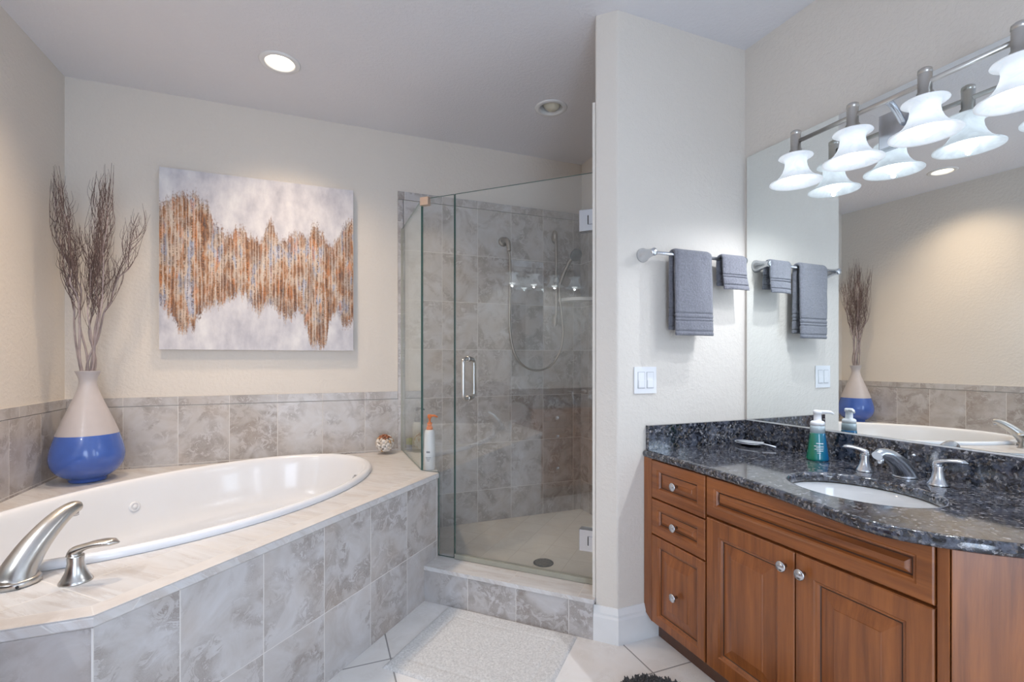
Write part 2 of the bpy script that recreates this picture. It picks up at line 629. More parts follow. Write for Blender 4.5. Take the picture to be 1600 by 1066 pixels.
def catmull(pts, n=8):
    P = [Vector(p) for p in pts]
    P = [P[0] * 2 - P[1]] + P + [P[-1] * 2 - P[-2]]
    out = []
    for i in range(1, len(P) - 2):
        for k in range(n):
            t = k / n
            a, b, c, d = P[i - 1], P[i], P[i + 1], P[i + 2]
            out.append(0.5 * ((2 * b) + (-a + c) * t + (2 * a - 5 * b + 4 * c - d) * t * t + (-a + 3 * b - 3 * c + d) * t ** 3))
    out.append(P[-2])
    return out


# ------------------------------------------------------------------ room plan (metres; camera stands at 0,0)
CEIL, BACK, LEFT, REAR = 2.68, 3.19, -1.243, -1.6
TWY = 1.72                                   # face of the partition that carries the towels
PA, PB, PC_ = (1.165, TWY), (1.097, 1.788), (1.835, 2.526)
TH = 0.019                                   # slight skew of the vanity wall
def wallx(y):
    return 1.883 + TH * (TWY - y)


fl = MB().box(-1.9, 2.1, REAR - 0.1, BACK + 0.1, -0.1, 0).build('floor', M['floor_tile'])
struct(fl)
LIT = [(-0.19, 2.648), (-0.80, 2.15)]
OFF = [(1.256, 2.536)]
outl = [[(-1.9, REAR - 0.1), (2.1, REAR - 0.1), (2.1, BACK + 0.1), (-1.9, BACK + 0.1)]]
for (x, y) in LIT + OFF:
    outl.append(ellipse(x, y, 0.072, 0.072, 40))
struct(flat_shape('ceiling', outl, CEIL, CEIL + 0.1, M['ceil']))
wb = struct(MB().box(-1.5, 2.1, BACK, BACK + 0.1, 0, CEIL).build('wall_back', M['paint']))
wl = struct(MB().box(LEFT - 0.1, LEFT, REAR - 0.1, BACK, 0, CEIL).build('wall_left', M['paint']))
wrm = MB()
def wpiece(y0, y1, z0, z1):
    wrm.prism([(wallx(y1), y1), (2.1, y1), (2.1, y0), (wallx(y0), y0)], z0, z1)
wpiece(-0.70, TWY, 0, CEIL); wpiece(REAR - 0.1, -1.5, 0, CEIL)
wpiece(-1.5, -0.70, 0, 0.95); wpiece(-1.5, -0.70, 2.3, CEIL)
wr = struct(wrm.build('wall_right', M['paint']))
mp = MB()
mp.prism([PA, PB, PC_, (1.835, BACK), (2.1, BACK), (2.1, TWY)], 0, CEIL)
wp = struct(mp.build('wall_center', M['paint'], bevel=0.006))
# rear wall behind the camera with a doorway added to light the shower
struct(MB().box(LEFT, -0.48, REAR - 0.1, REAR, 0, CEIL).box(0.48, 2.0, REAR - 0.1, REAR, 0, CEIL).box(-0.48, 0.48, REAR - 0.1, REAR, 2.10, CEIL).build('wall_rear', M['paint']))
struct(MB().box(-0.55, -0.48, REAR, REAR + 0.015, 0, 2.17).box(0.48, 0.55, REAR, REAR + 0.015, 0, 2.17).box(-0.48, 0.48, REAR, REAR + 0.015, 2.10, 2.17).build('added_doorway_1', M['white']))
WY0, WY1, WZ0, WZ1 = -1.5, -0.70, 0.95, 2.3
wn = MB()
for (a, b, c, d) in [(WY0, WY1, WZ0, WZ0 + 0.05), (WY0, WY1, WZ1 - 0.05, WZ1), (WY0, WY0 + 0.05, WZ0, WZ1), (WY1 - 0.05, WY1, WZ0, WZ1), (-1.115, -1.085, WZ0, WZ1)]:
    wn.box(1.96, 2.0, a, b, c, d)
struct(wn.build('window_1', M['white']))

# ---- tile on the walls
tw = MB().box(LEFT, 0.465, BACK - 0.01, BACK, 0.6, 0.945).build('tile_wainscot', M['wall_tile'], wb)
tt = MB().box(LEFT, 0.465, BACK - 0.012, BACK, 0.948, 0.995).build('tile_cap', M['trim_tile'], wb, bevel=0.003)
MB().box(0.502, 1.835, BACK - 0.012, BACK, 0.07, 2.245).build('shower_tile', M['wall_tile'], wb)
MB().box(0.465, 1.835, BACK - 0.014, BACK, 2.248, 2.30).build('shower_tile_cap', M['trim_tile'], wb, bevel=0.003)
MB().box(0.465, 0.50, BACK - 0.014, BACK, 0.60, 2.246).build('tile_edge_strip', M['trim_tile'], wb, bevel=0.003)
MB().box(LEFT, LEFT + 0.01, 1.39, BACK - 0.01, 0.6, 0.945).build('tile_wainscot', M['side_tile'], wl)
MB().box(LEFT, LEFT + 0.012, 1.39, BACK - 0.012, 0.948, 0.995).build('tile_cap', M['trim_tile'], wl, bevel=0.003)
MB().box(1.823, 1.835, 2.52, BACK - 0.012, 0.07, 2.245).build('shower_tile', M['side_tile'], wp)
MB().box(1.821, 1.835, 2.52, BACK - 0.014, 2.248, 2.30).build('shower_tile_cap', M['trim_tile'], wp, bevel=0.003)
r2 = math.sqrt(0.5)
MB().slab(PB, (PB[0] + 0.02, PB[1] + 0.02), (-r2, r2), 0.012, 0.176, 2.31).build('tile_return', M['paint'], wp)
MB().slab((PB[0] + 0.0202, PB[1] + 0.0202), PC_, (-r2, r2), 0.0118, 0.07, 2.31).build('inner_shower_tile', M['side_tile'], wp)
# ---- baseboard round the partition foot
def baseboard(name, pts, nrm, h=0.148):
    m = MB()
    prof = [(0, 0), (0.016, 0), (0.016, h - 0.045), (0.012, h - 0.035), (0.013, h - 0.025), (0.007, h - 0.008), (0.004, h), (0, h)]
    n = len(pts)
    vs = []
    for i, p in enumerate(pts):
        for d, z in prof:
            vs.append((p[0] + nrm[i][0] * d, p[1] + nrm[i][1] * d, z))
    k = len(prof)
    fs = [[i * k + j, (i + 1) * k + j, (i + 1) * k + (j + 1) % k, i * k + (j + 1) % k] for i in range(n - 1) for j in range(k)]
    fs += [list(range(k)), [(n - 1) * k + j for j in range(k)][::-1]]
    m.add(vs, fs)
    return struct(m.build(name, M['white']))


t8 = math.tan(PI / 8)
baseboard('baseboard_center', [(PB[0] - 0.004, PB[1] + 0.004), PA, (1.375, TWY)], [(-r2, -r2), (-t8, -1), (0, -1)])

# ------------------------------------------------------------------ recessed ceiling lights
def can(x, y, lit, label):
    t = thing('ceiling_light', label, 'light', (x, y, CEIL - 0.004))
    MB().lathe([(0.068, 0.02), (0.068, 0.0), (0.072, -0.002), (0.090, -0.001), (0.096, 0.004), (0.0955, 0.0045)], (x, y, CEIL - 0.004), 48, cap=False).build('trim_ring', M['white'], t)
    MB().lathe([(0.071, 0.0), (0.066, 0.05), (0.060, 0.10), (0.060, 0.102), (0, 0.102)], (x, y, CEIL), 40, cap=False).build('baffle', M['white'], t)
    if lit:
        MB().lathe([(0, -0.012), (0.03, -0.010), (0.052, -0.003), (0.06, 0.004), (0.0, 0.006)], (x, y, CEIL + 0.045), 32, cap=False).build('lamp_lens', M['can_lit'], t)
        l = bpy.data.lights.new('can_beam', 'SPOT')
        l.energy, l.color, l.spot_size, l.spot_blend, l.shadow_soft_size = CAN_W * 4, (1.0, 0.77, 0.54), math.radians(125), 1.0, 0.05
        o = bpy.data.objects.new('can_beam', l)
        COL.objects.link(o)
        o.parent = t
        o.location = (0, 0, 0.02)
    else:
        q = Matrix.Rotation(math.radians(28), 3, 'Y')
        MB().sphere((x, y, CEIL + 0.03), 0.055, (1, 1, 0.7), 24, 12, rot=q).build('eyeball_lamp', M['cream'], t)
    return t


can(*LIT[0], True, 'lit round recessed ceiling light above the bathtub and painting')
can(*LIT[1], True, 'lit recessed ceiling light seen only in the vanity mirror')
can(*OFF[0], False, 'unlit round recessed ceiling light above the glass shower')

# ------------------------------------------------------------------ tub deck
Pc, Pe = (-0.490, 1.390), (0.565, 2.470)
DK = 0.61
dirf = Vector((Pe[0] - Pc[0], Pe[1] - Pc[1])).normalized()
nf = Vector((dirf.y, -dirf.x))                      # outward normal of the long front
inb = (0.668, BACK - 0.012)
TC, TR_, TAx, TBx = (-0.455, 2.435), PI / 4, 0.856, 0.530
dk = thing('tub_surround', 'tiled tub surround with long stone tile front and deck', 'tub surround', (-0.4, 2.2, 0))
over = 0.008
cornerdir = Vector((nf.x, nf.y - 1)).normalized()
top = [(LEFT + 0.01, Pc[1] - over), (Pc[0] + 0.004, Pc[1] - over), (Pe[0] + nf.x * over, Pe[1] + nf.y * over), inb, (LEFT + 0.01, BACK - 0.012)]
flat_shape('deck_top', [top, ellipse(TC[0], TC[1], TAx - 0.03, TBx - 0.03, 80, TR_)], DK - 0.028, DK, M['deck_tile'], dk, bev=0.006)
def edge_strip(p, q, wd):
    d = Vector((q[0] - p[0], q[1] - p[1])).normalized()
    return d
wE = 0.055
P0o, P1o, P2o = Vector((LEFT + 0.011, Pc[1] - over)), Vector((Pc[0] + 0.004, Pc[1] - over)), Vector((Pe[0] + nf.x * over, Pe[1] + nf.y * over))
bis = Vector((-nf.x, -nf.y + 1)).normalized()
bis = bis * (wE / abs(bis.dot(nf)))
P1i = P1o + bis
P2i, P0i = P2o - nf * wE - dirf * 0.012, P0o + Vector((0, wE))
for aa, bb, cc, dd_ in ((P0o, P1o, P1i, P0i), (P1o, P2o, P2i, P1i)):
    MB().prism([(q.x, q.y) for q in (aa, bb, cc, dd_)], DK + 0.0002, DK + 0.0016).build('deck_edge_tile', M['edge_tile'], dk)
gm = MB()
gm.prism([(P0i.x, P0i.y), (P1i.x, P1i.y), (P1i.x, P1i.y + 0.0035), (P0i.x, P0i.y + 0.0035)], DK + 0.0002, DK + 0.0012)
gm.prism([(P1i.x, P1i.y), (P2i.x, P2i.y), (P2i.x - nf.x * 0.0035, P2i.y - nf.y * 0.0035), (P1i.x - nf.x * 0.0035, P1i.y - nf.y * 0.0035)], DK + 0.0002, DK + 0.0012)
gm.prism([(P1o.x - .0015, P1o.y), (P1o.x + .0015, P1o.y), (P1i.x + .0015, P1i.y), (P1i.x - .0015, P1i.y)], DK + 0.0003, DK + 0.0020)
gm.build('deck_grout_line', M['groutm'], dk)
fr = MB().prism([Pc, Pe, (Pe[0] - nf.x * 0.02, Pe[1] - nf.y * 0.02), (Pc[0] - nf.x * 0.02, Pc[1] - nf.y * 0.02)], 0.0, DK - 0.03)
fro = fr.build('long_front_tile', M['front_tile'], dk)
# uv along the front from its own corner, first seam at 0.197 m
uvl = fro.data.uv_layers[0]
for p in fro.data.polygons:
    for li in p.loop_indices:
        q = fro.data.vertices[fro.data.loops[li].vertex_index].co + Vector((-0.4, 2.2, 0))
        s_ = (q.x - Pc[0]) * dirf.x + (q.y - Pc[1]) * dirf.y
        uvl.data[li].uv = (s_ - 0.197, q.z)
sf = MB().box(LEFT + 0.01, Pc[0] - 0.001, Pc[1], Pc[1] + 0.02, 0, DK - 0.03).build('short_front_tile', M['side_tile'], dk)
for l_ in sf.data.uv_layers[0].data:
    l_.uv = (l_.uv[0] + 0.428, l_.uv[1])
MB().prism([Pe, (Pe[0] - 0.02, Pe[1] + 0.003), (inb[0] - 0.02, inb[1]), inb], 0.07, DK - 0.03).build('shower_side_tile', M['side_tile'], dk)
MB().prism([(Pc[0] - 0.003, Pc[1] - 0.001), (Pc[0] + 0.001, Pc[1] - 0.001), (Pc[0] + 0.002, Pc[1] + 0.006), (Pc[0] - 0.003, Pc[1] + 0.006)], 0, DK - 0.03).build('corner_grout', M['groutm'], dk)

# ------------------------------------------------------------------ bathtub
bt = thing('bathtub', 'white oval drop-in bathtub set in the tiled deck', 'bathtub', (TC[0], TC[1], 0.16))
def tub_rings():
    # (inset from the outer rim, z)
    pr = [(0.0, DK + 0.001), (-0.002, DK + 0.008), (0.0, DK + 0.017), (0.006, DK + 0.023), (0.016, DK + 0.026), (0.028, DK + 0.025), (0.038, DK + 0.019), (0.046, DK + 0.005),
          (0.055, DK - 0.03), (0.066, DK - 0.08), (0.084, DK - 0.16), (0.105, DK - 0.205), (0.125, DK - 0.225), (0.142, DK - 0.25),
          (0.158, DK - 0.32), (0.185, DK - 0.39), (0.23, DK - 0.42), (0.30, DK - 0.43), (0.45, DK - 0.432), (0.529, DK - 0.433)]
    vs, n = [], 96
    for ins, z in pr:
        for (x, y) in ellipse(TC[0], TC[1], TAx - ins * (1.0 if ins < 0.15 else 1.0 + (ins - 0.15) * 1.55), TBx - ins, n, TR_):
            vs.append((x, y, z))
    fs = [[k * n + i, k * n + (i + 1) % n, (k + 1) * n + (i + 1) % n, (k + 1) * n + i] for k in range(len(pr) - 1) for i in range(n)]
    return vs, fs


vs, fs = tub_rings()
fs = [f[::-1] for f in fs]
m = MB().add(vs, fs, 0, True)
m.build('shell', M['tub'], bt, subsurf=1)
def tubpoint(ang, ins, z):
    x, y = TAx - ins, TBx - ins
    c, s_ = math.cos(TR_), math.sin(TR_)
    px, py = x * math.cos(ang), y * math.sin(ang)
    nx, ny = math.cos(ang) / x, math.sin(ang) / y
    l = math.hypot(nx, ny)
    nx, ny = nx / l, ny / l
    return Vector((TC[0] + px * c - py * s_, TC[1] + px * s_ + py * c, z)), Vector((-(nx * c - ny * s_), -(nx * s_ + ny * c), 0.12)).normalized()


p, n_ = tubpoint(math.radians(100), 0.079, DK - 0.10)
for ang, z in ((math.radians(93), DK - 0.095),):
    p, n_ = tubpoint(ang, 0.070, z)
    MB().lathe([(0.024, -0.004), (0.024, 0.004), (0.020, 0.007), (0.013, 0.007), (0.012, 0.003), (0.010, 0.009), (0, 0.011)], p, 28, n_).build('water_jet', M['tub'], bt)
p, n_ = tubpoint(math.radians(-20), 0.069, DK - 0.09)
MB().lathe([(0.030, -0.004), (0.030, 0.006), (0.024, 0.010), (0, 0.011)], p, 28, n_).build('overflow_plate', M['chrome'], bt)

# ------------------------------------------------------------------ tub filler
def lever_handle(name, label, cat, base, direction, h=0.075, L=0.075, mat='nickel', rb=0.024, rise=0.012, group=None):
    t = thing(name, label, cat, base, group)
    x, y, z = base
    MB().lathe([(rb, 0), (rb, 0.003), (rb * 0.86, 0.010), (rb * 0.62, h * 0.35), (rb * 0.50, h * 0.62), (rb * 0.52, h * 0.80), (rb * 0.5, h * 0.84), (rb * 0.46, h * 0.84)],
               base, 32).build('escutcheon', M[mat], t)
    d = Vector((direction[0], direction[1], 0)).normalized()
    b = Vector(base)
    pts = [b + Vector((0, 0, h * 0.84)) - d * rb * 0.1, b + Vector((0, 0, h * 0.97)) - d * 0.001, b + d * L * 0.28 + Vector((0, 0, h + rise * 0.75)),
           b + d * L * 0.55 + Vector((0, 0, h + rise * 1.15)), b + d * L * 0.8 + Vector((0, 0, h + rise * 1.2)), b + d * L + Vector((0, 0, h + rise * 0.9))]
    c = catmull(pts, 6)
    n = len(c)
    R, Fl = [], []
    for i in range(n):
        f = i / (n - 1)
        R.append(rb * (0.50 - 0.06 * f) if f < 0.35 else rb * (0.48 + 0.08 * math.sin((f - 0.35) / 0.65 * PI)) * (1 - max(0, f - 0.85) / 0.15 * 0.75))
        Fl.append(1.0 - 0.55 * min(1, f / 0.4))
    MB().tube(c, R, 18, 0, Fl, True, up=(0, 0, 1)).build('lever', M[mat], t)
    return t


lever_handle('tub_tap', 'brushed nickel lever tap on the tub deck beside the tub spout', 'tap',
             (-0.607, 1.618, DK), (0.93, -0.10), h=0.083, L=0.098, rb=0.036, rise=0.012)
sp = thing('tub_spout', 'large brushed nickel arched tub spout on the tiled deck', 'faucet', (-0.745, 1.655, DK))
b0 = Vector((-0.745, 1.655, DK))
dd = Vector((0.46, 0.89, 0)).normalized()
def spt(a, h):
    return b0 + dd * a + Vector((0, 0, h))


path = catmull([spt(-0.006, 0.006), spt(0.006, 0.035), spt(0.038, 0.078), spt(0.078, 0.116), spt(0.116, 0.143), spt(0.148, 0.156), spt(0.166, 0.155)], 6)
n = len(path)
R = [0.047 - 0.031 * (i / (n - 1)) ** 0.8 for i in range(n)]
R[-1] *= 0.8
MB().tube(path, R, 28, 0, [1.0 - 0.1 * i / n for i in range(n)]).build('spout_body', M['nickel'], sp)
MB().lathe([(0.050, 0), (0.050, 0.012), (0.047, 0.018), (0.0, 0.018)], b0, 40).build('spout_base', M['nickel'], sp)
MB().lathe([(0.011, 0), (0.011, 0.012), (0, 0.012)], spt(0.152, 0.132), 20).build('aerator', M['chrome'], sp)
bd = b0 + Vector((0.022, -0.045, 0.008))
MB().lathe([(0.0035, 0), (0.0035, 0.004), (0, 0.004)], bd, 12, (0.45, -0.9, 0)).build('set_screw', M['darkmetal'], sp)

# ------------------------------------------------------------------ shower curb, floor, drain
cu = thing('shower_curb', 'low stone tiled curb under the shower glass', 'shower curb', (0.8, 2.1, 0))
def pt(sm, df):      # x+y = sm, x-y = df
    return ((sm + df) / 2, (sm - df) / 2)


MB().prism([pt(2.862, -1.912), pt(2.862, -0.70), pt(3.095, -0.70), pt(3.095, -1.905)], 0, 0.155).build('curb_face_tile', M['curb_tile'], cu)
MB().prism([pt(2.852, -1.912), pt(2.852, -0.69), pt(3.10, -0.69), pt(3.10, -1.90)], 0.157, 0.176).build('curb_cap', M['deck_tile'], cu, bevel=0.007, bseg=3)
for o in [x for x in cu.children if x.name.startswith('curb_face')]:
    for l_ in o.data.uv_layers[0].data:
        l_.uv = (l_.uv[0] + 1.352, l_.uv[1])
SF = 0.075
MB().prism([pt(3.10, -1.90), pt(3.10, -0.72), (1.823, 2.53), (1.823, BACK - 0.013), (inb[0], BACK - 0.013)], 0.001, SF).build('floor_shower', M['shower_floor'])
struct(bpy.data.objects['floor_shower'])
dr = thing('shower_drain', 'round slotted metal drain in the shower floor', 'drain', (1.144, 2.405, SF))
m = MB().lathe([(0.056, 0), (0.056, 0.003), (0.050, 0.004), (0.048, 0.002), (0, 0.002)], (1.144, 2.405, SF), 36)
m.build('drain_ring', M['darkmetal'], dr)
m = MB()
for k in range(-3, 4):
    hw = math.sqrt(0.046 ** 2 - (k * 0.013) ** 2)
    m.box(1.144 - hw, 1.144 + hw, 2.405 + k * 0.013 - 0.003, 2.405 + k * 0.013 + 0.003, SF + 0.002, SF + 0.005)
m.build('drain_grate', M['bronze'], dr)

# ------------------------------------------------------------------ shower enclosure
GT = 2.055
G0, G1, G2 = pt(3.045, -2.046), pt(3.045, -1.772), pt(3.045, -0.735)
gn = (-r2, -r2)
Gm = pt(3.045, -1.905)


def pane(name, segs, parent, n=gn, th=0.010):
    """segs: list of (p, q, z0, z1) upright panes; the first material is the sheet, the second its edge"""
    m = MB()
    for p, q, z0, z1 in segs:
        a = (q[0] - p[0], q[1] - p[1])
        P = [p, q, (q[0] - n[0] * th, q[1] - n[1] * th), (p[0] - n[0] * th, p[1] - n[1] * th)]
        vs = [(x, y, z) for z in (z0, z1) for (x, y) in P]
        m.add(vs, [[0, 1, 5, 4], [2, 3, 7, 6]], 0)
        m.add(vs, [[1, 2, 6, 5], [3, 0, 4, 7], [4, 5, 6, 7], [3, 2, 1, 0]], 1)
    return m


side = thing('shower_side_panel', 'clear glass shower side panel standing on the tub deck', 'glass panel', (0.49, 2.86, DK))
pane('s', [((G0[0] - 0.004, G0[1] + 0.012), (0.489, BACK - 0.016), DK + 0.002, GT)], side, n=(-1, 0)).build('glass_sheet', [M['glass'], M['glass_edge']], side)
MB().box(0.484, 0.502, BACK - 0.022, BACK - 0.0145, DK, GT).build('wall_channel', M['sweep'], side)
fixp = thing('shower_fixed_panel', 'narrow notched glass panel between tub deck and shower door', 'glass panel', (Gm[0], Gm[1], 0.178))
mg = MB()
oq = [(G0, DK + 0.002), (Gm, DK + 0.002), (Gm, 0.178), (G1, 0.178), (G1, GT), (G0, GT)]
gv = [(p[0], p[1], z) for p, z in oq] + [(p[0] + r2 * 0.010, p[1] + r2 * 0.010, z) for p, z in oq]
mg.add(gv, [[0, 1, 5], [1, 4, 5], [1, 2, 3, 4], [11, 7, 6], [11, 10, 7], [10, 9, 8, 7]], 0)
mg.add(gv, [[i, i + 6, (i + 1) % 6 + 6, (i + 1) % 6] for i in range(6)], 1)
# drop the inner edge faces where the two halves of the notched sheet meet
mg.build('glass_sheet', [M['glass'], M['glass_edge']], fixp)
door = thing('shower_door', 'frameless glass shower door with bar handle and hinges', 'shower door', ((G1[0] + G2[0]) / 2, (G1[1] + G2[1]) / 2, 0.19))
D1 = pt(3.045, -1.765)
pane('d', [(D1, G2, 0.200, GT)], door).build('glass_sheet', [M['glass'], M['glass_edge']], door)
MB().slab((D1[0] - 0.004, D1[1] - 0.004), (G2[0] - 0.004, G2[1] - 0.004), (r2, r2), 0.022, 0.178, 0.201).build('bottom_sweep', M['sweep'], door, bevel=0.003)
for zc in (1.835, 0.378):
    h = MB()
    a = pt(3.045, -0.83)
    h.slab((a[0] - 0.012, a[1] - 0.012), (G2[0] + 0.017 - 0.012, G2[1] - 0.017 - 0.012), (r2, r2), 0.044, zc - 0.048, zc + 0.048)
    ho = h.build('hinge', M['chrome'], door, bevel=0.003)
    k = MB()
    b_ = pt(3.045, -0.765)
    k.slab((b_[0] - 0.016, b_[1] - 0.016), (G2[0] + 0.018 - 0.016, G2[1] - 0.018 - 0.016), (r2, r2), 0.006, zc - 0.020, zc + 0.020)
    k.build('hinge_knuckle', M['chrome'], ho, bevel=0.001)
    k = MB()
    b2 = pt(3.045, -0.772)
    k.slab((b2[0] - 0.0145, b2[1] - 0.0145), (b_[0] - 0.0145, b_[1] - 0.0145), (r2, r2), 0.004, zc - 0.020, zc + 0.020)
    k.build('hinge_gap', M['darkmetal'], ho)
# D pull on both faces
hc = pt(3.045, -1.655)
for sgn, nm in ((-1, 'outer'), (1, 'inner')):
    off = 0.0 if sgn < 0 else 0.0105
    def hp(d, z):
        return (hc[0] + sgn * r2 * d + r2 * off, hc[1] + sgn * r2 * d + r2 * off, z)
    pts = catmull([hp(0.0, 1.205), hp(0.03, 1.205), hp(0.047, 1.195), hp(0.052, 1.175), hp(0.052, 1.105), hp(0.052, 1.035), hp(0.047, 1.015), hp(0.03, 1.005), hp(0.0, 1.005)], 6)
    o = MB().tube(pts, 0.0095, 14).build('pull_handle', M['nickel'], door)
    for z in (1.205, 1.005):
        MB().lathe([(0.014, 0), (0.014, 0.006), (0.010, 0.008), (0, 0.008)], hp(0, z), 20, (sgn, sgn, 0)).build('pull_washer', M['nickel'], o)
cl = MB()
cl.slab((G0[0] - 0.014, G0[1] - 0.006), (G0[0] + 0.022, G0[1] - 0.042), (r2, r2), 0.026, GT - 0.038, GT + 0.004)
tag(cl.build('glass_clamp', M['copper'], bevel=0.002), 'small copper coloured corner clamp joining the shower glass panels', 'clamp')

# ------------------------------------------------------------------ shower fittings on the back wall
YW = BACK - 0.012
def flange(p, r=0.028, mat='bronze'):
    return MB().lathe([(r, 0), (r, 0.004), (r * 0.8, 0.012), (r * 0.45, 0.018), (0, 0.018)], p, 28, (0, -1, 0))


rl = thing('shower_slide_bar', 'nickel slide bar curving out at both ends on the shower wall', 'slide bar', (1.585, YW, 1.46))
pts = catmull([(1.59, YW, 2.12), (1.59, YW - 0.035, 2.105), (1.588, YW - 0.055, 2.06), (1.587, YW - 0.06, 1.95), (1.587, YW - 0.06, 1.8), (1.587, YW - 0.06, 1.65), (1.588, YW - 0.055, 1.53), (1.588, YW - 0.035, 1.485), (1.588, YW, 1.47)], 6)
MB().tube(pts, 0.010, 14).build('rail', M['bronze'], rl)
for z in (2.10, 1.49):
    MB().sphere((1.588, YW - 0.030, z), 0.026, (0.85, 1.15, 1.9), 20, 10).build('bracket', M['bronze'], rl)
MB().lathe([(0.020, -0.02), (0.020, 0.02), (0.014, 0.024), (0, 0.024)], (1.587, YW - 0.06, 1.775), 20).build('slider', M['bronze'], rl)
hs = thing('hand_shower', 'round hand shower head held on the slide bar', 'hand shower', (1.64, YW - 0.09, 1.77))
hpth = catmull([(1.602, YW - 0.085, 1.74), (1.618, YW - 0.10, 1.80), (1.64, YW - 0.115, 1.86), (1.665, YW - 0.13, 1.915), (1.685, YW - 0.15, 1.945)], 5)
MB().tube(hpth, [0.011 + 0.004 * i / 20 for i in range(len(hpth))], 14).build('handle', M['bronze'], hs)
MB().lathe([(0.016, -0.03), (0.044, -0.006), (0.047, 0.004), (0.043, 0.010), (0, 0.010)], (1.69, YW - 0.165, 1.948), 30, (0.1, -0.85, -0.5)).build('spray_head', M['greyplastic'], hs)
wo = thing('shower_elbow', 'round wall outlet with a down-turned elbow feeding the shower hose', 'shower outlet', (1.20, YW, 2.02))
flange((1.195, YW, 2.035), 0.034).build('flange', M['bronze'], wo)
pts = catmull([(1.195, YW - 0.01, 2.035), (1.20, YW - 0.05, 2.035), (1.208, YW - 0.075, 2.01), (1.212, YW - 0.08, 1.955)], 6)
MB().tube(pts, [0.022 - 0.008 * i / 18 for i in range(len(pts))], 16).build('elbow', M['bronze'], wo)
pts = catmull([(1.212, YW - 0.08, 1.955), (1.222, YW - 0.075, 1.85), (1.222, YW - 0.07, 1.60), (1.222, YW - 0.07, 1.42), (1.245, YW - 0.07, 1.28), (1.31, YW - 0.07, 1.17), (1.42, YW - 0.07, 1.125),
               (1.53, YW - 0.07, 1.155), (1.605, YW - 0.075, 1.25), (1.632, YW - 0.08, 1.38), (1.622, YW - 0.08, 1.52), (1.606, YW - 0.08, 1.65), (1.602, YW - 0.085, 1.74)], 10)
tag(MB().tube(pts, 0.0075, 10).build('shower_hose', M['bronze']), 'flexible metal shower hose hanging in a loop on the tiled wall', 'hose')
sh = MB()
SZ = 1.63
arc = [(1.823 - 0.19 * math.cos(a), BACK - 0.012 - 0.19 * math.sin(a)) for a in [PI / 2 * i / 12 for i in range(13)]]
sh.prism([(1.823, BACK - 0.012)] + arc, SZ, SZ + 0.022)
tag(sh.build('corner_shelf', M['porcelain'], bevel=0.005), 'white corner shelf in the far right corner of the shower', 'shelf')

# ------------------------------------------------------------------ bottles on the deck
def pump_top(m, x, y, z, s=1.0, d=(1, 0), mat=0):
    m.lathe([(0.011 * s, 0), (0.011 * s, 0.014 * s), (0.005 * s, 0.016 * s), (0.005 * s, 0.034 * s), (0.010 * s, 0.036 * s), (0.010 * s, 0.050 * s), (0.006 * s, 0.053 * s), (0, 0.053 * s)], (x, y, z), 18, mat=mat)
    m.tube([(x, y, z + 0.046 * s), (x + d[0] * 0.022 * s, y + d[1] * 0.022 * s, z + 0.047 * s), (x + d[0] * 0.038 * s, y + d[1] * 0.038 * s, z + 0.040 * s)], [0.006 * s, 0.005 * s, 0.0035 * s], 10, mat)
    return m


x, y = 0.545, 2.572
t = thing('lotion_bottle', 'tall white lotion bottle with orange pump in the shower corner', 'bottle', (x, y, DK))
MB().lathe([(0.026, 0), (0.030, 0.004), (0.031, 0.10), (0.0285, 0.19), (0.025, 0.210), (0.012, 0.216), (0, 0.216)], (x, y, DK), 28).build('bottle_body', M['lotion'], t)
m = MB()
m.lathe([(0.017, 0.214), (0.017, 0.226), (0.013, 0.232), (0.011, 0.245), (0, 0.245)], (x, y, DK), 20)
pump_top(m, x, y, DK + 0.235, 1.15, (0.93, -0.37))
m.build('pump', M['orange'], t)
def print_line(cx, cy, z, rr, a0, wd, hh, mat, parent):
    m = MB()
    n = 8
    V = []
    for k in range(n + 1):
        a = a0 + (k / n - 0.5) * wd / rr
        V += [(cx + rr * math.cos(a), cy + rr * math.sin(a), z), (cx + rr * math.cos(a), cy + rr * math.sin(a), z + hh)]
    m.add(V, [[2 * k, 2 * k + 2, 2 * k + 3, 2 * k + 1] for k in range(n)])
    return m.build('label_line', mat, parent)


for (z, wd, hh) in ((0.092, 0.020, 0.010), (0.066, 0.028, 0.003), (0.058, 0.020, 0.003), (0.05, 0.014, 0.003)):
    print_line(x, y, DK + z, 0.0316, -2.05, wd, hh, M['ink'], t)
x, y = 0.575, 3.085
t = thing('shampoo_bottle', 'cream bottle with dark grey pump by the shower back wall', 'bottle', (x, y, DK))
MB().lathe([(0.030, 0), (0.033, 0.004), (0.034, 0.16), (0.028, 0.185), (0.014, 0.195), (0, 0.195)], (x, y, DK), 28).build('bottle_body', M['cream'], t)
m = MB().lathe([(0.019, 0.193), (0.019, 0.215), (0.012, 0.222), (0, 0.222)], (x, y, DK), 20)
pump_top(m, x, y, DK + 0.220, 1.25, (0.9, -0.4))
m.build('pump', M['greyplastic'], t)
x, y = 0.532, 3.12
t = thing('small_jar', 'small blue-grey jar with a lime green lid beside the cream pump bottle', 'jar', (x, y, DK))
MB().lathe([(0.020, 0), (0.022, 0.003), (0.022, 0.045), (0, 0.046)], (x, y, DK), 24).build('jar_body', M['bluegrey'], t)
MB().lathe([(0.0235, 0.046), (0.0235, 0.080), (0.021, 0.084), (0, 0.084)], (x, y, DK), 24).build('lid', M['lime'], t)
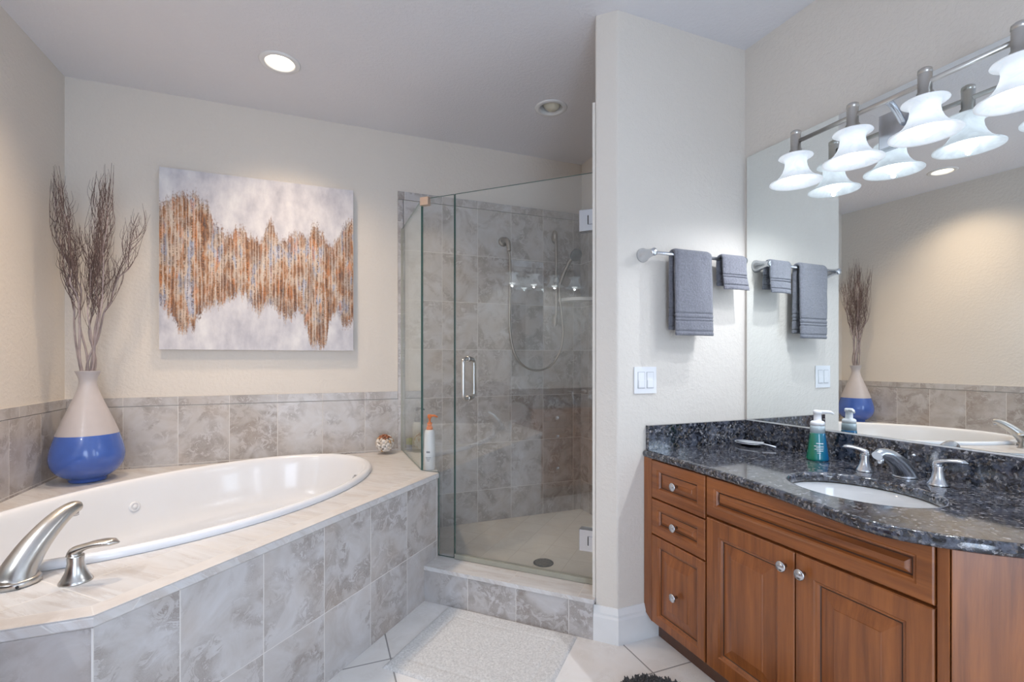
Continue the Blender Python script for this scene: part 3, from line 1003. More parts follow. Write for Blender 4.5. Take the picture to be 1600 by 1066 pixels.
# shell ball
rnd = random.Random(5)
cx, cy, cz, rr = 0.372, 3.095, DK + 0.066, 0.048
m = MB()
m.sphere((cx, cy, cz), rr * 0.93, seg=24, rings=12, mat=0)
k = 0
while k < 95:
    th, ph = math.acos(1 - 2 * (k + 0.5) / 95), k * 2.39996
    d = Vector((math.sin(th) * math.cos(ph), math.sin(th) * math.sin(ph), math.cos(th)))
    rot = (Matrix.Rotation(rnd.uniform(0, 6.28), 3, d) @ Vector((0, 0, 1)).rotation_difference(d).to_matrix())
    mat = 2 if (d.z > 0.66 and rnd.random() < 0.75) else (3 if rnd.random() < 0.16 else (1 if rnd.random() < 0.45 else 0))
    pz_ = (cx + d.x * rr * 1.06, cy + d.y * rr * 1.06, cz + d.z * rr * 1.06)
    sc = rnd.uniform(0.8, 1.25)
    # a small fluted shell: ribbed dome
    vs, fs = [], []
    N, Rn = 14, 4
    for j in range(Rn + 1):
        for i in range(N):
            a = 2 * PI * i / N
            fr_ = j / Rn
            rad = 0.0115 * sc * fr_ * (1 + 0.12 * (-1) ** i * fr_) * (1.25 if math.cos(a) > 0 else 0.8)
            q = rot @ Vector((rad * math.cos(a), rad * math.sin(a) * 0.8, 0.006 * sc * (1 - fr_ ** 2)))
            vs.append((pz_[0] + q.x, pz_[1] + q.y, pz_[2] + q.z))
    for j in range(Rn):
        for i in range(N):
            fs.append([j * N + i, (j + 1) * N + i, (j + 1) * N + (i + 1) % N, j * N + (i + 1) % N])
    m.add(vs, fs, mat, True)
    k += 1
M['shell1'] = plain('ivory_shell', (0.66, 0.58, 0.50), 0.5, var=0.2)
M['shell2'] = plain('white_shell', (0.76, 0.72, 0.68), 0.4, var=0.1)
M['shell3'] = plain('russet_shell', (0.36, 0.13, 0.06), 0.5, var=0.3)
M['shell4'] = plain('tan_shell', (0.55, 0.36, 0.20), 0.5, var=0.2)
tag(m.build('seashell_ball', [M['shell1'], M['shell2'], M['shell3'], M['shell4']]), 'decorative ball of small seashells on the deck beside the shower glass', 'ornament')

# ------------------------------------------------------------------ vase and branches
VX, VY = -1.058, 2.945
vs_ = MB()
prof = [(0.070, 0.0), (0.074, 0.004), (0.075, 0.018), (0.080, 0.022), (0.108, 0.036), (0.134, 0.065), (0.146, 0.105), (0.144, 0.145), (0.133, 0.190), (0.120, 0.232),
        (0.110, 0.262), (0.094, 0.305), (0.076, 0.350), (0.056, 0.400), (0.040, 0.445), (0.033, 0.478), (0.035, 0.498), (0.044, 0.522), (0.052, 0.538), (0.050, 0.5385), (0.032, 0.50), (0.026, 0.47), (0.026, 0.40)]
mats = [1] * 9 + [0] * (len(prof) - 10)
vs_.lathe(prof, (VX, VY, DK), 64, mats=mats)
tag(vs_.build('floor_vase', [M['vase_top'], M['vase_blue']], bevel=0, subsurf=1), 'pear-shaped vase, pale grey top and glossy blue base, on the tub deck', 'vase')


def clampw(p):
    return Vector((max(p.x, LEFT + 0.03), min(p.y, BACK - 0.03), p.z))


def branch(seed, base, tips, r0, group, label, ntw=26):
    """one dried branch: a wandering main stem with forks and many thin curling twigs"""
    rnd = random.Random(seed)
    m = MB()

    def limb(pts, r0, r1, mat, seg):
        c = catmull(pts, 4)
        n = len(c)
        m.tube([clampw(q) for q in c], [r0 + (r1 - r0) * i / (n - 1) for i in range(n)], seg, mat)

    def wander(a, b, k, amp):
        out = [a]
        for i in range(1, k):
            f = i / k
            out.append(a.lerp(b, f) + Vector((rnd.gauss(0, amp), rnd.gauss(0, amp), rnd.gauss(0, amp * 0.4))))
        out.append(b)
        return out

    for (way, rad) in tips:
        W = [Vector(base)] + [Vector(q) for q in way]
        fine_ = [W[0]]
        for i in range(1, len(W)):
            for k in (0.34, 0.67, 1.0):
                am = 0.009 if k < 1 else 0.004
                fine_.append(W[i - 1].lerp(W[i], k) + Vector((rnd.gauss(0, am), rnd.gauss(0, am), rnd.gauss(0, am * 0.4))))
        limb(fine_, rad, rad * 0.2, 0, 7)
        trunk = catmull(fine_, 4)
        NTk = len(trunk)
        for k in range(ntw):
            f = 0.26 + 0.66 * (k / ntw)
            i0 = min(NTk - 3, int(f * NTk))
            p = trunk[i0]
            dr_ = (trunk[min(NTk - 1, i0 + 6)] - trunk[max(0, i0 - 2)]).normalized()
            L = rnd.uniform(0.13, 0.27) * (1.15 - 0.45 * f)
            side = Vector((rnd.uniform(-1, 1), rnd.uniform(-0.8, 0.8), 0)).normalized()
            sp_ = rnd.uniform(0.5, 1.0) * (1.7 if rnd.random() < 0.12 else 1.0)
            q1 = p + side * L * 0.11 * sp_ + dr_ * L * 0.22
            q2 = p + side * L * 0.17 * sp_ + dr_ * L * 0.55
            q3 = p + side * L * rnd.uniform(0.0, 0.17) * sp_ + dr_ * L * rnd.uniform(0.9, 1.15) + Vector((0, 0, L * 0.1))
            rr_ = rnd.uniform(0.0009, 0.0014)
            limb([p, q1, q2, q3], rr_ * 1.4, rr_ * 0.5, 1, 4)
            for kk in range(2):
                q = (q1, q2)[kk]
                s2 = Vector((rnd.uniform(-1, 1), rnd.uniform(-1, 1), rnd.uniform(0.3, 1.6))).normalized()
                limb([q, q + s2 * L * 0.12 + Vector((0, 0, L * 0.08)), q + s2 * L * 0.13 + Vector((rnd.uniform(-.008, .008), 0, L * 0.28))], rr_ * 0.9, rr_ * 0.4, 1, 3)
    o = m.build('dried_branch', [M['twig'], M['twig_tip']], origin=base)
    tag(o, label, 'branch', group)


zb = DK + 0.46
GRP = 'dried branches in the vase'
def px3(u, v, y):      # picture place on the plane of the vase -> point
    d = ((math.sin(YAW) + (u - 800) / F_PX * math.cos(YAW)), (math.cos(YAW) - (u - 800) / F_PX * math.sin(YAW)), (HOR - v) / F_PX)
    k = y / d[1]
    return (d[0] * k, y, CAM_H + d[2] * k)


B_ = [
    (11, [([(114, 470, 2.97), (97, 395, 2.98), (72, 285, 2.99)], 0.0050)], 'dried branch leaning furthest left towards the side wall', 40),
    (12, [([(121, 465, 2.90), (106, 395, 2.88), (90, 290, 2.86)], 0.0060)], 'dried branch of the left cluster, inside the outermost one', 44),
    (13, [([(126, 455, 2.93), (116, 400, 2.93), (103, 340, 2.93)], 0.0052), ([(137, 490, 2.90), (143, 440, 2.90), (130, 380, 2.90)], 0.0042)], 'short forked dried branch between the left and middle clusters', 24),
    (14, [([(148, 480, 2.97), (149, 400, 2.98), (150, 300, 2.99)], 0.0050)], 'dried branch on the left side of the tall middle cluster', 44),
    (15, [([(154, 475, 2.93), (158, 390, 2.92), (163, 285, 2.92)], 0.0062)], 'tallest dried branch standing in the middle of the vase bunch', 48),
    (16, [([(159, 470, 2.89), (165, 390, 2.88), (171, 292, 2.86)], 0.0052)], 'dried branch on the right side of the middle cluster', 42),
    (17, [([(163, 490, 2.93), (190, 435, 2.93), (203, 390, 2.93), (211, 350, 2.93)], 0.0055)], 'dried branch arching out alone to the right of the bunch', 36),
]
for i, (sd, tips, lab, ntw) in enumerate(B_):
    T = [([tuple(clampw(Vector(px3(*q)))) for q in way], r) for way, r in tips]
    ang = i * 2 * PI / 7 + 3.4
    branch(sd, (VX + 0.013 * math.cos(ang), VY + 0.013 * math.sin(ang), zb), T, 0.006, GRP, lab, int(ntw * 0.9))

# ------------------------------------------------------------------ painting
def painting_mat():
    t = NT('abstract_canvas_paint')
    uv = t.n('ShaderNodeTexCoord').outputs['Object']
    sp = t.n('ShaderNodeSeparateXYZ')
    t.l(uv, sp.inputs[0])
    u = t.math('DIVIDE', t.math('ADD', sp.outputs[0], 0.5055), 1.011)
    v = t.math('SUBTRACT', 1.0, t.math('DIVIDE', sp.outputs[2], 1.0))

    def curve(pts):
        nd = t.n('ShaderNodeFloatCurve')
        c = nd.mapping.curves[0]
        while len(c.points) < len(pts):
            c.points.new(0.5, 0.5)
        for i, p in enumerate(pts):
            c.points[i].location = p
        nd.mapping.update()
        t.l(u, nd.inputs['Value'])
        return nd.outputs[0]
    topc = curve([(0, .20), (.05, .145), (.10, .13), (.17, .13), (.22, .17), (.27, .28), (.33, .32), (.39, .28), (.43, .33), (.50, .33), (.54, .22), (.58, .33), (.65, .30), (.69, .28), (.74, .31), (.77, .22), (.81, .25), (.86, .33), (.91, .30), (.95, .20), (1, .17)])
    botc = curve([(0, .76), (.05, .82), (.10, .91), (.15, .90), (.20, .80), (.30, .75), (.38, .70), (.43, .73), (.48, .80), (.53, .74), (.58, .79), (.64, .83), (.69, .78), (.73, .87), (.77, .985), (.83, .99), (.86, .86), (.90, .79), (.95, .86), (1, .82)])
    cols = t.noise(t.mapping(uv, (62, 1, 4)), 1.0, 2, 0.5)          # jitter per stripe
    fine = t.noise(t.mapping(uv, (140, 1, 60)), 1.0, 3, 0.6)
    jit = t.math('ADD', t.math('MULTIPLY', t.math('SUBTRACT', cols.outputs[0], 0.5), 0.15), t.math('MULTIPLY', t.math('SUBTRACT', fine.outputs[0], 0.5), 0.16))
    vj = t.math('ADD', v, jit)
    a = t.math('MULTIPLY', t.math('SUBTRACT', vj, topc), 26.0, clamp=True)
    b = t.math('MULTIPLY', t.math('SUBTRACT', botc, vj), 26.0, clamp=True)
    band = t.math('MULTIPLY', a, b)
    # pale ground
    g1 = t.noise(t.mapping(uv, (9, 1, 5)), 1.0, 5, 0.6)
    ground = t.ramp(g1.outputs[0], [(0.3, (0.42, 0.42, 0.48)), (0.5, (0.60, 0.59, 0.63)), (0.7, (0.76, 0.75, 0.76))])
    # patches of colour, drawn out downwards
    s1 = t.noise(t.mapping(uv, (15, 1, 4.5)), 1.0, 4, 0.68)
    s2 = t.noise(t.mapping(uv, (34, 1, 7), loc=(7, 3, 5)), 1.0, 3, 0.6)
    pal = t.ramp(s1.outputs[0], [(0.33, (0.09, 0.055, 0.045)), (0.40, (0.26, 0.12, 0.06)), (0.455, (0.42, 0.21, 0.10)), (0.50, (0.50, 0.37, 0.29)),
                                 (0.55, (0.62, 0.49, 0.38)), (0.60, (0.33, 0.37, 0.50)), (0.66, (0.60, 0.56, 0.58))])
    hot = t.ramp(s2.outputs[0], [(0.55, (0, 0, 0)), (0.62, (1, 1, 1))])
    pal = t.mix(t.math('MULTIPLY', hot, 0.65), pal, (0.56, 0.20, 0.06, 1))
    dk_ = t.noise(t.mapping(uv, (14, 1, 6), loc=(3, 9, 2)), 1.0, 4, 0.65)
    pal = t.mix(t.math('MULTIPLY', t.ramp(dk_.outputs[0], [(0.50, (0, 0, 0)), (0.60, (1, 1, 1))]), 0.5), pal, (0.15, 0.11, 0.10, 1))
    # raised combed lines, broken into dots
    ujit = t.noise(t.mapping(uv, (24, 1, 1.5), loc=(5, 2, 8)), 1.0, 2, 0.5)
    st = t.math('FRACT', t.math('ADD', t.math('MULTIPLY', u, 56.0), t.math('MULTIPLY', ujit.outputs[0], 2.2)))
    line = t.math('LESS_THAN', st, 0.26)
    dots = t.noise(t.mapping(uv, (56, 1, 150)), 1.0, 3, 0.7)
    lsel = t.noise(t.mapping(uv, (40, 1, 2), loc=(1, 1, 4)), 1.0, 2, 0.5)
    lm = t.math('MULTIPLY', t.math('MULTIPLY', line, t.ramp(dots.outputs[0], [(0.42, (0.25, 0.25, 0.25)), (0.52, (1, 1, 1))])), t.ramp(lsel.outputs[0], [(0.38, (0.15, 0.15, 0.15)), (0.55, (1, 1, 1))]))
    pal = t.mix(t.math('MULTIPLY', lm, 0.75), pal, (0.66, 0.60, 0.54, 1))
    dline = t.math('MULTIPLY', t.math('GREATER_THAN', st, 0.40), t.math('LESS_THAN', st, 0.72))
    pal = t.mix(t.math('MULTIPLY', t.math('MULTIPLY', dline, t.ramp(dots.outputs[0], [(0.44, (1, 1, 1)), (0.54, (0, 0, 0))])), 0.8), pal, (0.10, 0.05, 0.03, 1))
    rimd = t.math('SUBTRACT', 1.0, t.math('MULTIPLY', t.math('MULTIPLY', t.math('SUBTRACT', vj, topc), 9.0, clamp=True), t.math('MULTIPLY', t.math('SUBTRACT', botc, vj), 9.0, clamp=True)))
    pal = t.mix(t.math('MULTIPLY', t.math('MULTIPLY', rimd, t.ramp(fine.outputs[0], [(0.45, (0, 0, 0)), (0.52, (1, 1, 1))])), 0.7), pal, (0.17, 0.11, 0.09, 1))
    c = t.mix(band, ground, pal)
    t.l(c, t.b.inputs['Base Color'])
    t.b.inputs['Roughness'].default_value = 0.6
    t.bump(t.math('ADD', t.math('MULTIPLY', lm, t.math('MULTIPLY', band, 0.6)), g1.outputs[0]), 0.35, 0.004)
    return t.m


M['canvas'] = painting_mat()
M['canvas_edge'] = plain('canvas_edge', (0.66, 0.65, 0.66), 0.7)
PX0, PX1, PZ0, PZ1, PY = -0.822, 0.187, 1.257, 2.257, 3.150
m = MB()
V8 = [(x, y, z) for z in (PZ0, PZ1) for (x, y) in ((PX0, PY), (PX1, PY), (PX1, BACK - 0.002), (PX0, BACK - 0.002))]
m.add(V8, [[0, 1, 5, 4]], 0)
m.add(V8, [[1, 2, 6, 5], [2, 3, 7, 6], [3, 0, 4, 7], [4, 5, 6, 7], [3, 2, 1, 0]], 1)
tag(m.build('wall_painting', [M['canvas'], M['canvas_edge']]), 'abstract canvas painting, rust and brown streaks across a pale grey ground', 'painting')

# ------------------------------------------------------------------ bath mats
mt = thing('bath_mat', 'ivory cotton bath mat on the floor before the shower curb', 'bath mat', (0.61, 1.9, 0.0))
O = Vector((0.575, 2.275))
e1, e2 = Vector((r2, -r2)), Vector((-r2, -r2))
W1, W2 = 0.64, 0.50
rnd = random.Random(3)
NX, NY = 130, 100
vs, fs = [], []
from mathutils import noise as mnoise
for j in range(NY + 1):
    for i in range(NX + 1):
        a, b = W1 * i / NX, W2 * j / NY
        q = O + e1 * a + e2 * b
        ed = min(a, W1 - a, b, W2 - b)
        h = 0.010 * min(1, (ed / 0.012)) ** 0.5 + 0.001
        groove = 0.0038 * math.exp(-((ed - 0.075) / 0.006) ** 2)
        h -= groove if ed > 0.01 else 0
        h += 0.0016 * mnoise.noise(Vector((a * 160, b * 160, 0))) + 0.0014 * mnoise.noise(Vector((a * 30, b * 30, 3)))
        jx = 0.002 * mnoise.noise(Vector((a * 70, b * 70, 9))) if ed < 0.004 else 0
        vs.append((q.x + jx, q.y + jx, max(0.0008, h)))
W_ = NX + 1
for j in range(NY):
    for i in range(NX):
        fs.append([j * W_ + i, (j + 1) * W_ + i, (j + 1) * W_ + i + 1, j * W_ + i + 1])
mtt = MB().add(vs, fs, 0, True)
rim = [O, O + e1 * W1, O + e1 * W1 + e2 * W2, O + e2 * W2]
mtt.prism([(p.x, p.y) for p in rim], 0.0002, 0.0012)
mtt.build('pile', M['mat_white'], mt)

m = MB()
cxr, cyr = 1.085, 1.14
out = ellipse(cxr, cyr, 0.20, 0.36, 60)
m.prism(out, 0.0005, 0.008)
rnd = random.Random(9)
for k in range(5200):
    a = rnd.uniform(0, 2 * PI)
    rr_ = math.sqrt(rnd.random())
    X, Y = cxr + 0.205 * rr_ * math.cos(a), cyr + 0.365 * rr_ * math.sin(a)
    if Y < 1.22:
        if rnd.random() < 0.55:
            continue
    r_ = rnd.uniform(0.0035, 0.006)
    tx, ty = rnd.uniform(-.008, .008), rnd.uniform(-.008, .008)
    h = rnd.uniform(0.016, 0.026)
    m.add([(X - r_, Y - r_, 0.004), (X + r_, Y - r_, 0.004), (X, Y + r_, 0.004), (X + tx - r_ * .7, Y + ty, h * .8), (X + tx + r_ * .7, Y + ty, h * .8), (X + tx, Y + ty + r_ * .7, h * .8), (X + tx * 1.2, Y + ty * 1.2, h)],
          [[0, 1, 4, 3], [1, 2, 5, 4], [2, 0, 3, 5], [3, 4, 6], [4, 5, 6], [5, 3, 6]], 0, True)
tag(m.build('shag_rug', M['mat_dark']), 'charcoal grey shaggy rug on the floor in front of the vanity', 'rug')

# ------------------------------------------------------------------ towel bar, towels, switch
BY, BZ = 1.655, 1.652
tb = thing('towel_bar', 'satin chrome towel bar with flared posts on the partition wall', 'towel bar', (1.54, TWY, BZ))
MB().tube([(1.292, BY, BZ), (1.795, BY, BZ)], 0.0075, 16).build('bar', M['chrome'], tb)
for x in (1.292, 1.795):
    MB().lathe([(0.031, 0), (0.0305, 0.006), (0.025, 0.018), (0.020, 0.035), (0.0165, 0.055), (0.0155, 0.070), (0.0165, 0.073), (0.0165, 0.080), (0.013, 0.084), (0, 0.084)], (x, TWY, BZ), 32, (0, -1, 0)).build('post', M['chrome'], tb)


def towel(x0, x1, zf, zb_, label, seed, bands, th=0.017, lean=0.0, curl=0.0, tag_dot=False):
    rnd = random.Random(seed)
    cr = 0.0085 + th / 2
    path = []
    nf_ = 110
    for i in range(nf_ + 1):                 # back, going up
        path.append((BY + cr, zb_ + (BZ - zb_) * i / nf_, 0))
    for i in range(1, 12):
        a = PI * i / 12
        path.append((BY + cr * math.cos(a), BZ + cr * math.sin(a), 1))
    L = BZ - zf
    for i in range(nf_ + 1):
        path.append((BY - cr, BZ - L * i / nf_, 2))
    m = MB()
    NXX = 64
    n = len(path)
    ring = []
    vs = []
    for i in range(NXX + 1):
        f = i / NXX
        e = abs(f - 0.5) * 2
        row = []
        for k, (y, z, part) in enumerate(path):
            k0, k1 = max(0, k - 1), min(n - 1, k + 1)
            ty, tz = path[k1][0] - path[k0][0], path[k1][1] - path[k0][1]
            l = math.hypot(ty, tz)
            ny, nz = tz / l, -ty / l             # points to the inside (towards the bar)
            T = th / 2 * (1 - 0.55 * max(0, e - 0.86) / 0.14)
            dist_end = (z - zf) if part == 2 else ((z - zb_) if part == 0 else 1)
            for (c, wd) in bands:
                T -= 0.0058 * math.exp(-((dist_end - c) / wd) ** 2)
            if dist_end < 0.006:
                T *= 0.55 + 0.45 * dist_end / 0.006
            fall = (BZ - z) / max(0.01, L)
            wav = 0.0045 * math.sin(f * 5.2 + seed) * fall + 0.0022 * mnoise.noise(Vector((f * 4, z * 14, seed)))
            bulge = -0.006 * fall if part == 2 else 0.003 * fall
            yy = y + wav + bulge
            fx = x0 + (x1 - x0) * f + lean * fall + 0.002 * mnoise.noise(Vector((z * 18, seed, f)))
            if part == 2 and curl:
                yy -= curl * fall ** 3 * (0.3 + 0.7 * f)
            no = 0.0022 * mnoise.noise(Vector((f * 48, z * 240, seed * 3))) + 0.002 * mnoise.noise(Vector((f * 14, k * 0.2, seed)))
            row.append(((fx, yy + ny * -(T + no), z + nz * -(T + no)), (fx, yy + ny * T, z + nz * T)))
        vs.append(row)
    V, F_ = [], []
    for row in vs:
        for a, b in row:
            V.append(a)
        for a, b in row:
            V.append(b)
    W = 2 * n
    for i in range(NXX):
        for k in range(n - 1):
            F_.append([i * W + k, (i + 1) * W + k, (i + 1) * W + k + 1, i * W + k + 1])
            F_.append([i * W + n + k, i * W + n + k + 1, (i + 1) * W + n + k + 1, (i + 1) * W + n + k])
        F_.append([i * W, i * W + n, (i + 1) * W + n, (i + 1) * W])
        F_.append([i * W + n - 1, (i + 1) * W + n - 1, (i + 1) * W + 2 * n - 1, i * W + 2 * n - 1])
    for k in range(n - 1):
        F_.append([k, k + 1, n + k + 1, n + k])
        b = NXX * W
        F_.append([b + k, b + n + k, b + n + k + 1, b + k + 1])
    m.add(V, F_, 0, True)
    o = m.build('hand_towel', M['towel'])
    bm = bmesh.new(); bm.from_mesh(o.data)
    bmesh.ops.recalc_face_normals(bm, faces=bm.faces)
    bm.to_mesh(o.data); bm.free()
    return tag(o, label, 'towel')


towel(1.395, 1.595, 1.305, 1.33, 'long grey-blue terry hand towel folded over the towel bar', 1,
      [(0.062, 0.003), (0.075, 0.003), (0.095, 0.003), (0.018, 0.003)], lean=0.004)
tw2 = towel(1.660, 1.800, 1.515, 1.535, 'short grey-blue washcloth hanging on the right end of the towel bar', 2,
            [(0.055, 0.003), (0.066, 0.003), (0.020, 0.003)], th=0.015, lean=0.006, curl=0.010)
pl = thing('light_switch', 'white double rocker light switch plate below the towel bar', 'switch', (1.302, TWY, 1.055))
MB().box(1.245, 1.362, TWY - 0.006, TWY, 1.055, 1.17).build('cover_plate', M['plate'], pl, bevel=0.003)
for x in (1.281, 1.327):
    m = MB().box(x - 0.0165, x + 0.0165, TWY - 0.008, TWY - 0.0055, 1.079, 1.146)
    m.prism([(x - 0.015, TWY - 0.0105), (x + 0.015, TWY - 0.0105), (x + 0.015, TWY - 0.0075), (x - 0.015, TWY - 0.0075)], 1.0815, 1.112)
    m.build('rocker', M['plate'], pl, bevel=0.001)
    MB().box(x - 0.0185, x + 0.0185, TWY - 0.0066, TWY - 0.0055, 1.077, 1.148).build('rocker_gap', M['gapgrey'], pl)

# ------------------------------------------------------------------ vanity (right), later copied for the left one
XF = 1.315                       # plane of the cabinet fronts
CT = 0.812                       # counter top
VAN = []


def panel_front(name, y0, y1, z0, z1, parent, frame, horizontal, deep=True):
    """raised panel front facing -x, built from nested rectangles (inset, depth towards the room)"""
    w_ = min(y1 - y0, z1 - z0) / 2
    rb_ = min(0.040, w_ - frame - 0.026) if deep else 0.010
    pr = [(0, 0.0), (0, 0.017), (0.003, 0.020), (frame, 0.020), (frame + 0.004, 0.0165), (frame + 0.009, 0.0155), (frame + 0.013, 0.009), (frame + 0.0145, 0.0075),
          (frame + 0.0165, 0.0075), (frame + 0.0165 + rb_, 0.0155), (frame + 0.018 + rb_, 0.0175)]
    mt_ = [0, 0, 0, 0, 0, 1, 2, 2, 1, 1]
    m = MB()
    V = []
    for ins, d in pr:
        V += [(XF - d, y1 - ins, z0 + ins), (XF - d, y0 + ins, z0 + ins), (XF - d, y0 + ins, z1 - ins), (XF - d, y1 - ins, z1 - ins)]
    Fs, Ms = [], []
    for k in range(len(pr) - 1):
        for i in range(4):
            Fs.append([k * 4 + i, k * 4 + (i + 1) % 4, (k + 1) * 4 + (i + 1) % 4, (k + 1) * 4 + i])
            Ms.append(mt_[k] if k > 3 or k < 3 else (3 if i in (0, 2) else 0))
    k = len(pr) - 1
    Fs.append([k * 4, k * 4 + 1, k * 4 + 2, k * 4 + 3])
    Ms.append(1)
    Fs.append([3, 2, 1, 0]); Ms.append(0)
    b = len(m.v)
    m.v += V
    for f, mm_ in zip(Fs, Ms):
        m.f.append(f); m.m.append(mm_); m.sm.append(False)
    grain = M['wood_y'] if horizontal else M['wood_z']
    return m.build(name, [M['wood_z'] if not horizontal else M['wood_y'], grain, M['glaze'], M['wood_y']], parent)


def knob(y, z, parent):
    return MB().lathe([(0.006, 0), (0.005, 0.012), (0.009, 0.016), (0.0155, 0.019), (0.0165, 0.024), (0.0135, 0.027), (0.0125, 0.0265), (0.0115, 0.028), (0, 0.029)],
                      (XF - 0.018, y, z), 28, (-1, 0, 0)).build('knob', M['chrome'], parent)


YL, YM, YR = 1.664, 1.358, 0.660
vc = thing('vanity_cabinet', 'cherry wood vanity cabinet with raised panel doors and drawers', 'cabinet', (1.6, 1.15, 0))
VAN.append(vc)
body = MB()
BK = 1.86
E1, E2 = (XF, 0.634), (XF + 0.15, 0.484)
body.prism([(XF, TWY - 0.002), (BK, TWY - 0.002), (BK, E2[1]), E2, E1], 0.095, 0.62)
body.prism([(XF, TWY - 0.002), (XF + 0.045, TWY - 0.002), (XF + 0.045, E1[1] + 0.0), E1], 0.62, 0.78)
body.prism([(BK - 0.03, TWY - 0.002), (BK, TWY - 0.002), (BK, E2[1]), (BK - 0.03, E2[1])], 0.62, 0.78)
body.prism([E1, (E1[0] + 0.03, E1[1] + 0.01), (E2[0] + 0.02, E2[1] + 0.03), E2], 0.62, 0.78)
body.prism([E2, (E2[0], E2[1] + 0.03), (BK, E2[1] + 0.03), (BK, E2[1])], 0.62, 0.78)
body.build('carcass', M['wood_z'], vc)
MB().prism([(XF + 0.05, TWY - 0.002), (BK, TWY - 0.002), (BK, E2[1] + 0.05), (E2[0] + 0.03, E2[1] + 0.05), (E1[0] + 0.05, E1[1] + 0.03)], 0.0, 0.095).build('toe_kick', M['wood_dark'], vc)
# filler strip by the wall, its foot cut on a slant
m = MB()
yy0, yy1 = YL + 0.004, TWY - 0.002
m.add([(XF - 0.016, yy1, 0.15), (XF - 0.016, yy1 - 0.012, 0.115), (XF - 0.016, yy0, 0.095), (XF - 0.016, yy0, 0.785), (XF - 0.016, yy1, 0.785),
       (XF, yy1, 0.15), (XF, yy1 - 0.012, 0.115), (XF, yy0, 0.095), (XF, yy0, 0.785), (XF, yy1, 0.785)],
      [[0, 1, 2, 3, 4], [9, 8, 7, 6, 5], [0, 5, 6, 1], [1, 6, 7, 2], [2, 7, 8, 3], [3, 8, 9, 4], [4, 9, 5, 0]])
m.build('filler_strip', M['wood_z'], vc)
# corner post and angled end panel
m = MB()
m.prism([(XF - 0.016, YR - 0.004), (XF, YR - 0.004), (XF, 0.636), (XF - 0.016, 0.632)], 0.095, 0.785)
m.build('corner_stile', M['wood_z'], vc, bevel=0.002)
m = MB()
nE = (-r2, -r2)
m.prism([(XF - 0.014, 0.630), (XF + 0.0, 0.634), E2, (E2[0] + nE[0] * 0.018, E2[1] + nE[1] * 0.018)], 0.02, 0.785)
m.build('angled_end_panel', M['wood_z'], vc, bevel=0.002)
zc_ = [(0.617 + 0.010, 0.778), (0.468 + 0.008, 0.613), (0.098, 0.463)]
for (z0, z1), kz in zip([(0.622, 0.778), (0.470, 0.616), (0.098, 0.464)], (0.702, 0.541, 0.268)):
    d = panel_front('drawer', YM + 0.004, YL, z0, z1, vc, 0.034, z1 - z0 < 0.3, deep=True)
    knob((YM + YL) / 2, kz, d)
panel_front('false_front', YR, YM - 0.004, 0.640, 0.778, vc, 0.034, True)
YMID = (YM + YR) / 2 - 0.004
d1 = panel_front('door', YMID + 0.002, YM - 0.004, 0.098, 0.632, vc, 0.055, False)
d2 = panel_front('door', YR, YMID - 0.002, 0.098, 0.632, vc, 0.055, False)
knob(YMID + 0.030, 0.583, d1)
knob(YMID - 0.030, 0.583, d2)

# ---- countertop with bowed front
front = catmull([(1.292, TWY - 0.002, 0), (1.292, 1.55, 0), (1.292, 1.35, 0), (1.286, 1.20, 0), (1.265, 1.03, 0), (1.236, 0.88, 0), (1.224, 0.79, 0), (1.226, 0.735, 0), (1.243, 0.685, 0), (1.275, 0.635, 0),
                 (1.315, 0.585, 0), (1.365, 0.538, 0), (1.41, 0.50, 0), (1.46, 0.475, 0), (1.54, 0.462, 0)], 5)
ol = [(p.x, p.y) for p in front] + [(wallx(0.462) - 0.001, 0.462), (1.882, TWY - 0.002)]
SKX, SKY, SA, SB = 1.522, 0.965, 0.158, 0.198
ct = thing('countertop', 'dark speckled granite countertop with bowed front and backsplash', 'countertop', (1.6, 1.1, CT - 0.032))
VAN.append(ct)
flat_shape('counter_slab', [ol, ellipse(SKX, SKY, SA, SB, 72)], CT - 0.032, CT, M['granite'], ct, bev=0.013, res=5)
for o in ct.children:
    for p in o.data.polygons:
        p.use_smooth = abs(p.normal.z) < 0.98
BSH = 0.916
MB().prism([(1.308, TWY - 0.001), (1.308, TWY - 0.02), (1.8825, TWY - 0.02), (1.8825, TWY - 0.001)], CT + 0.0005, BSH).build('side_backsplash', M['granite'], ct, bevel=0.0015)
MB().prism([(1.8825 - 0.02, TWY - 0.0205), (1.8825, TWY - 0.0205), (wallx(0.462) - 0.001, 0.462), (wallx(0.462) - 0.021, 0.462)], CT + 0.0005, BSH).build('backsplash', M['granite'], ct, bevel=0.0015)
MB().prism([(1.8825 - 0.012, TWY - 0.0205), (1.8825, TWY - 0.0205), (wallx(0.462) - 0.001, 0.462), (wallx(0.462) - 0.013, 0.462)], BSH + 0.0002, BSH + 0.0035).build('caulk_line', M['white'], ct)
# ---- sink
sk = thing('sink_basin', 'white oval undermount sink basin in the granite countertop', 'sink', (SKX, SKY, CT - 0.17))
VAN.append(sk)
pr = [(1.03, CT - 0.034), (1.0, CT - 0.036), (0.985, CT - 0.055), (0.93, CT - 0.095), (0.80, CT - 0.135), (0.55, CT - 0.155), (0.2, CT - 0.160), (0.12, CT - 0.161)]
m = MB()
nn = 64
V = []
for s_, z in pr:
    V += [(x, y, z) for (x, y) in ellipse(SKX, SKY, (SA + 0.006) * s_, (SB + 0.006) * s_, nn)]
m.add(V, [[(k + 1) * nn + i, (k + 1) * nn + (i + 1) % nn, k * nn + (i + 1) % nn, k * nn + i] for k in range(len(pr) - 1) for i in range(nn)], 0, True)
m.f.append([(len(pr) - 1) * nn + i for i in range(nn)]); m.m.append(0); m.sm.append(True)
m.build('bowl', M['porcelain'], sk)
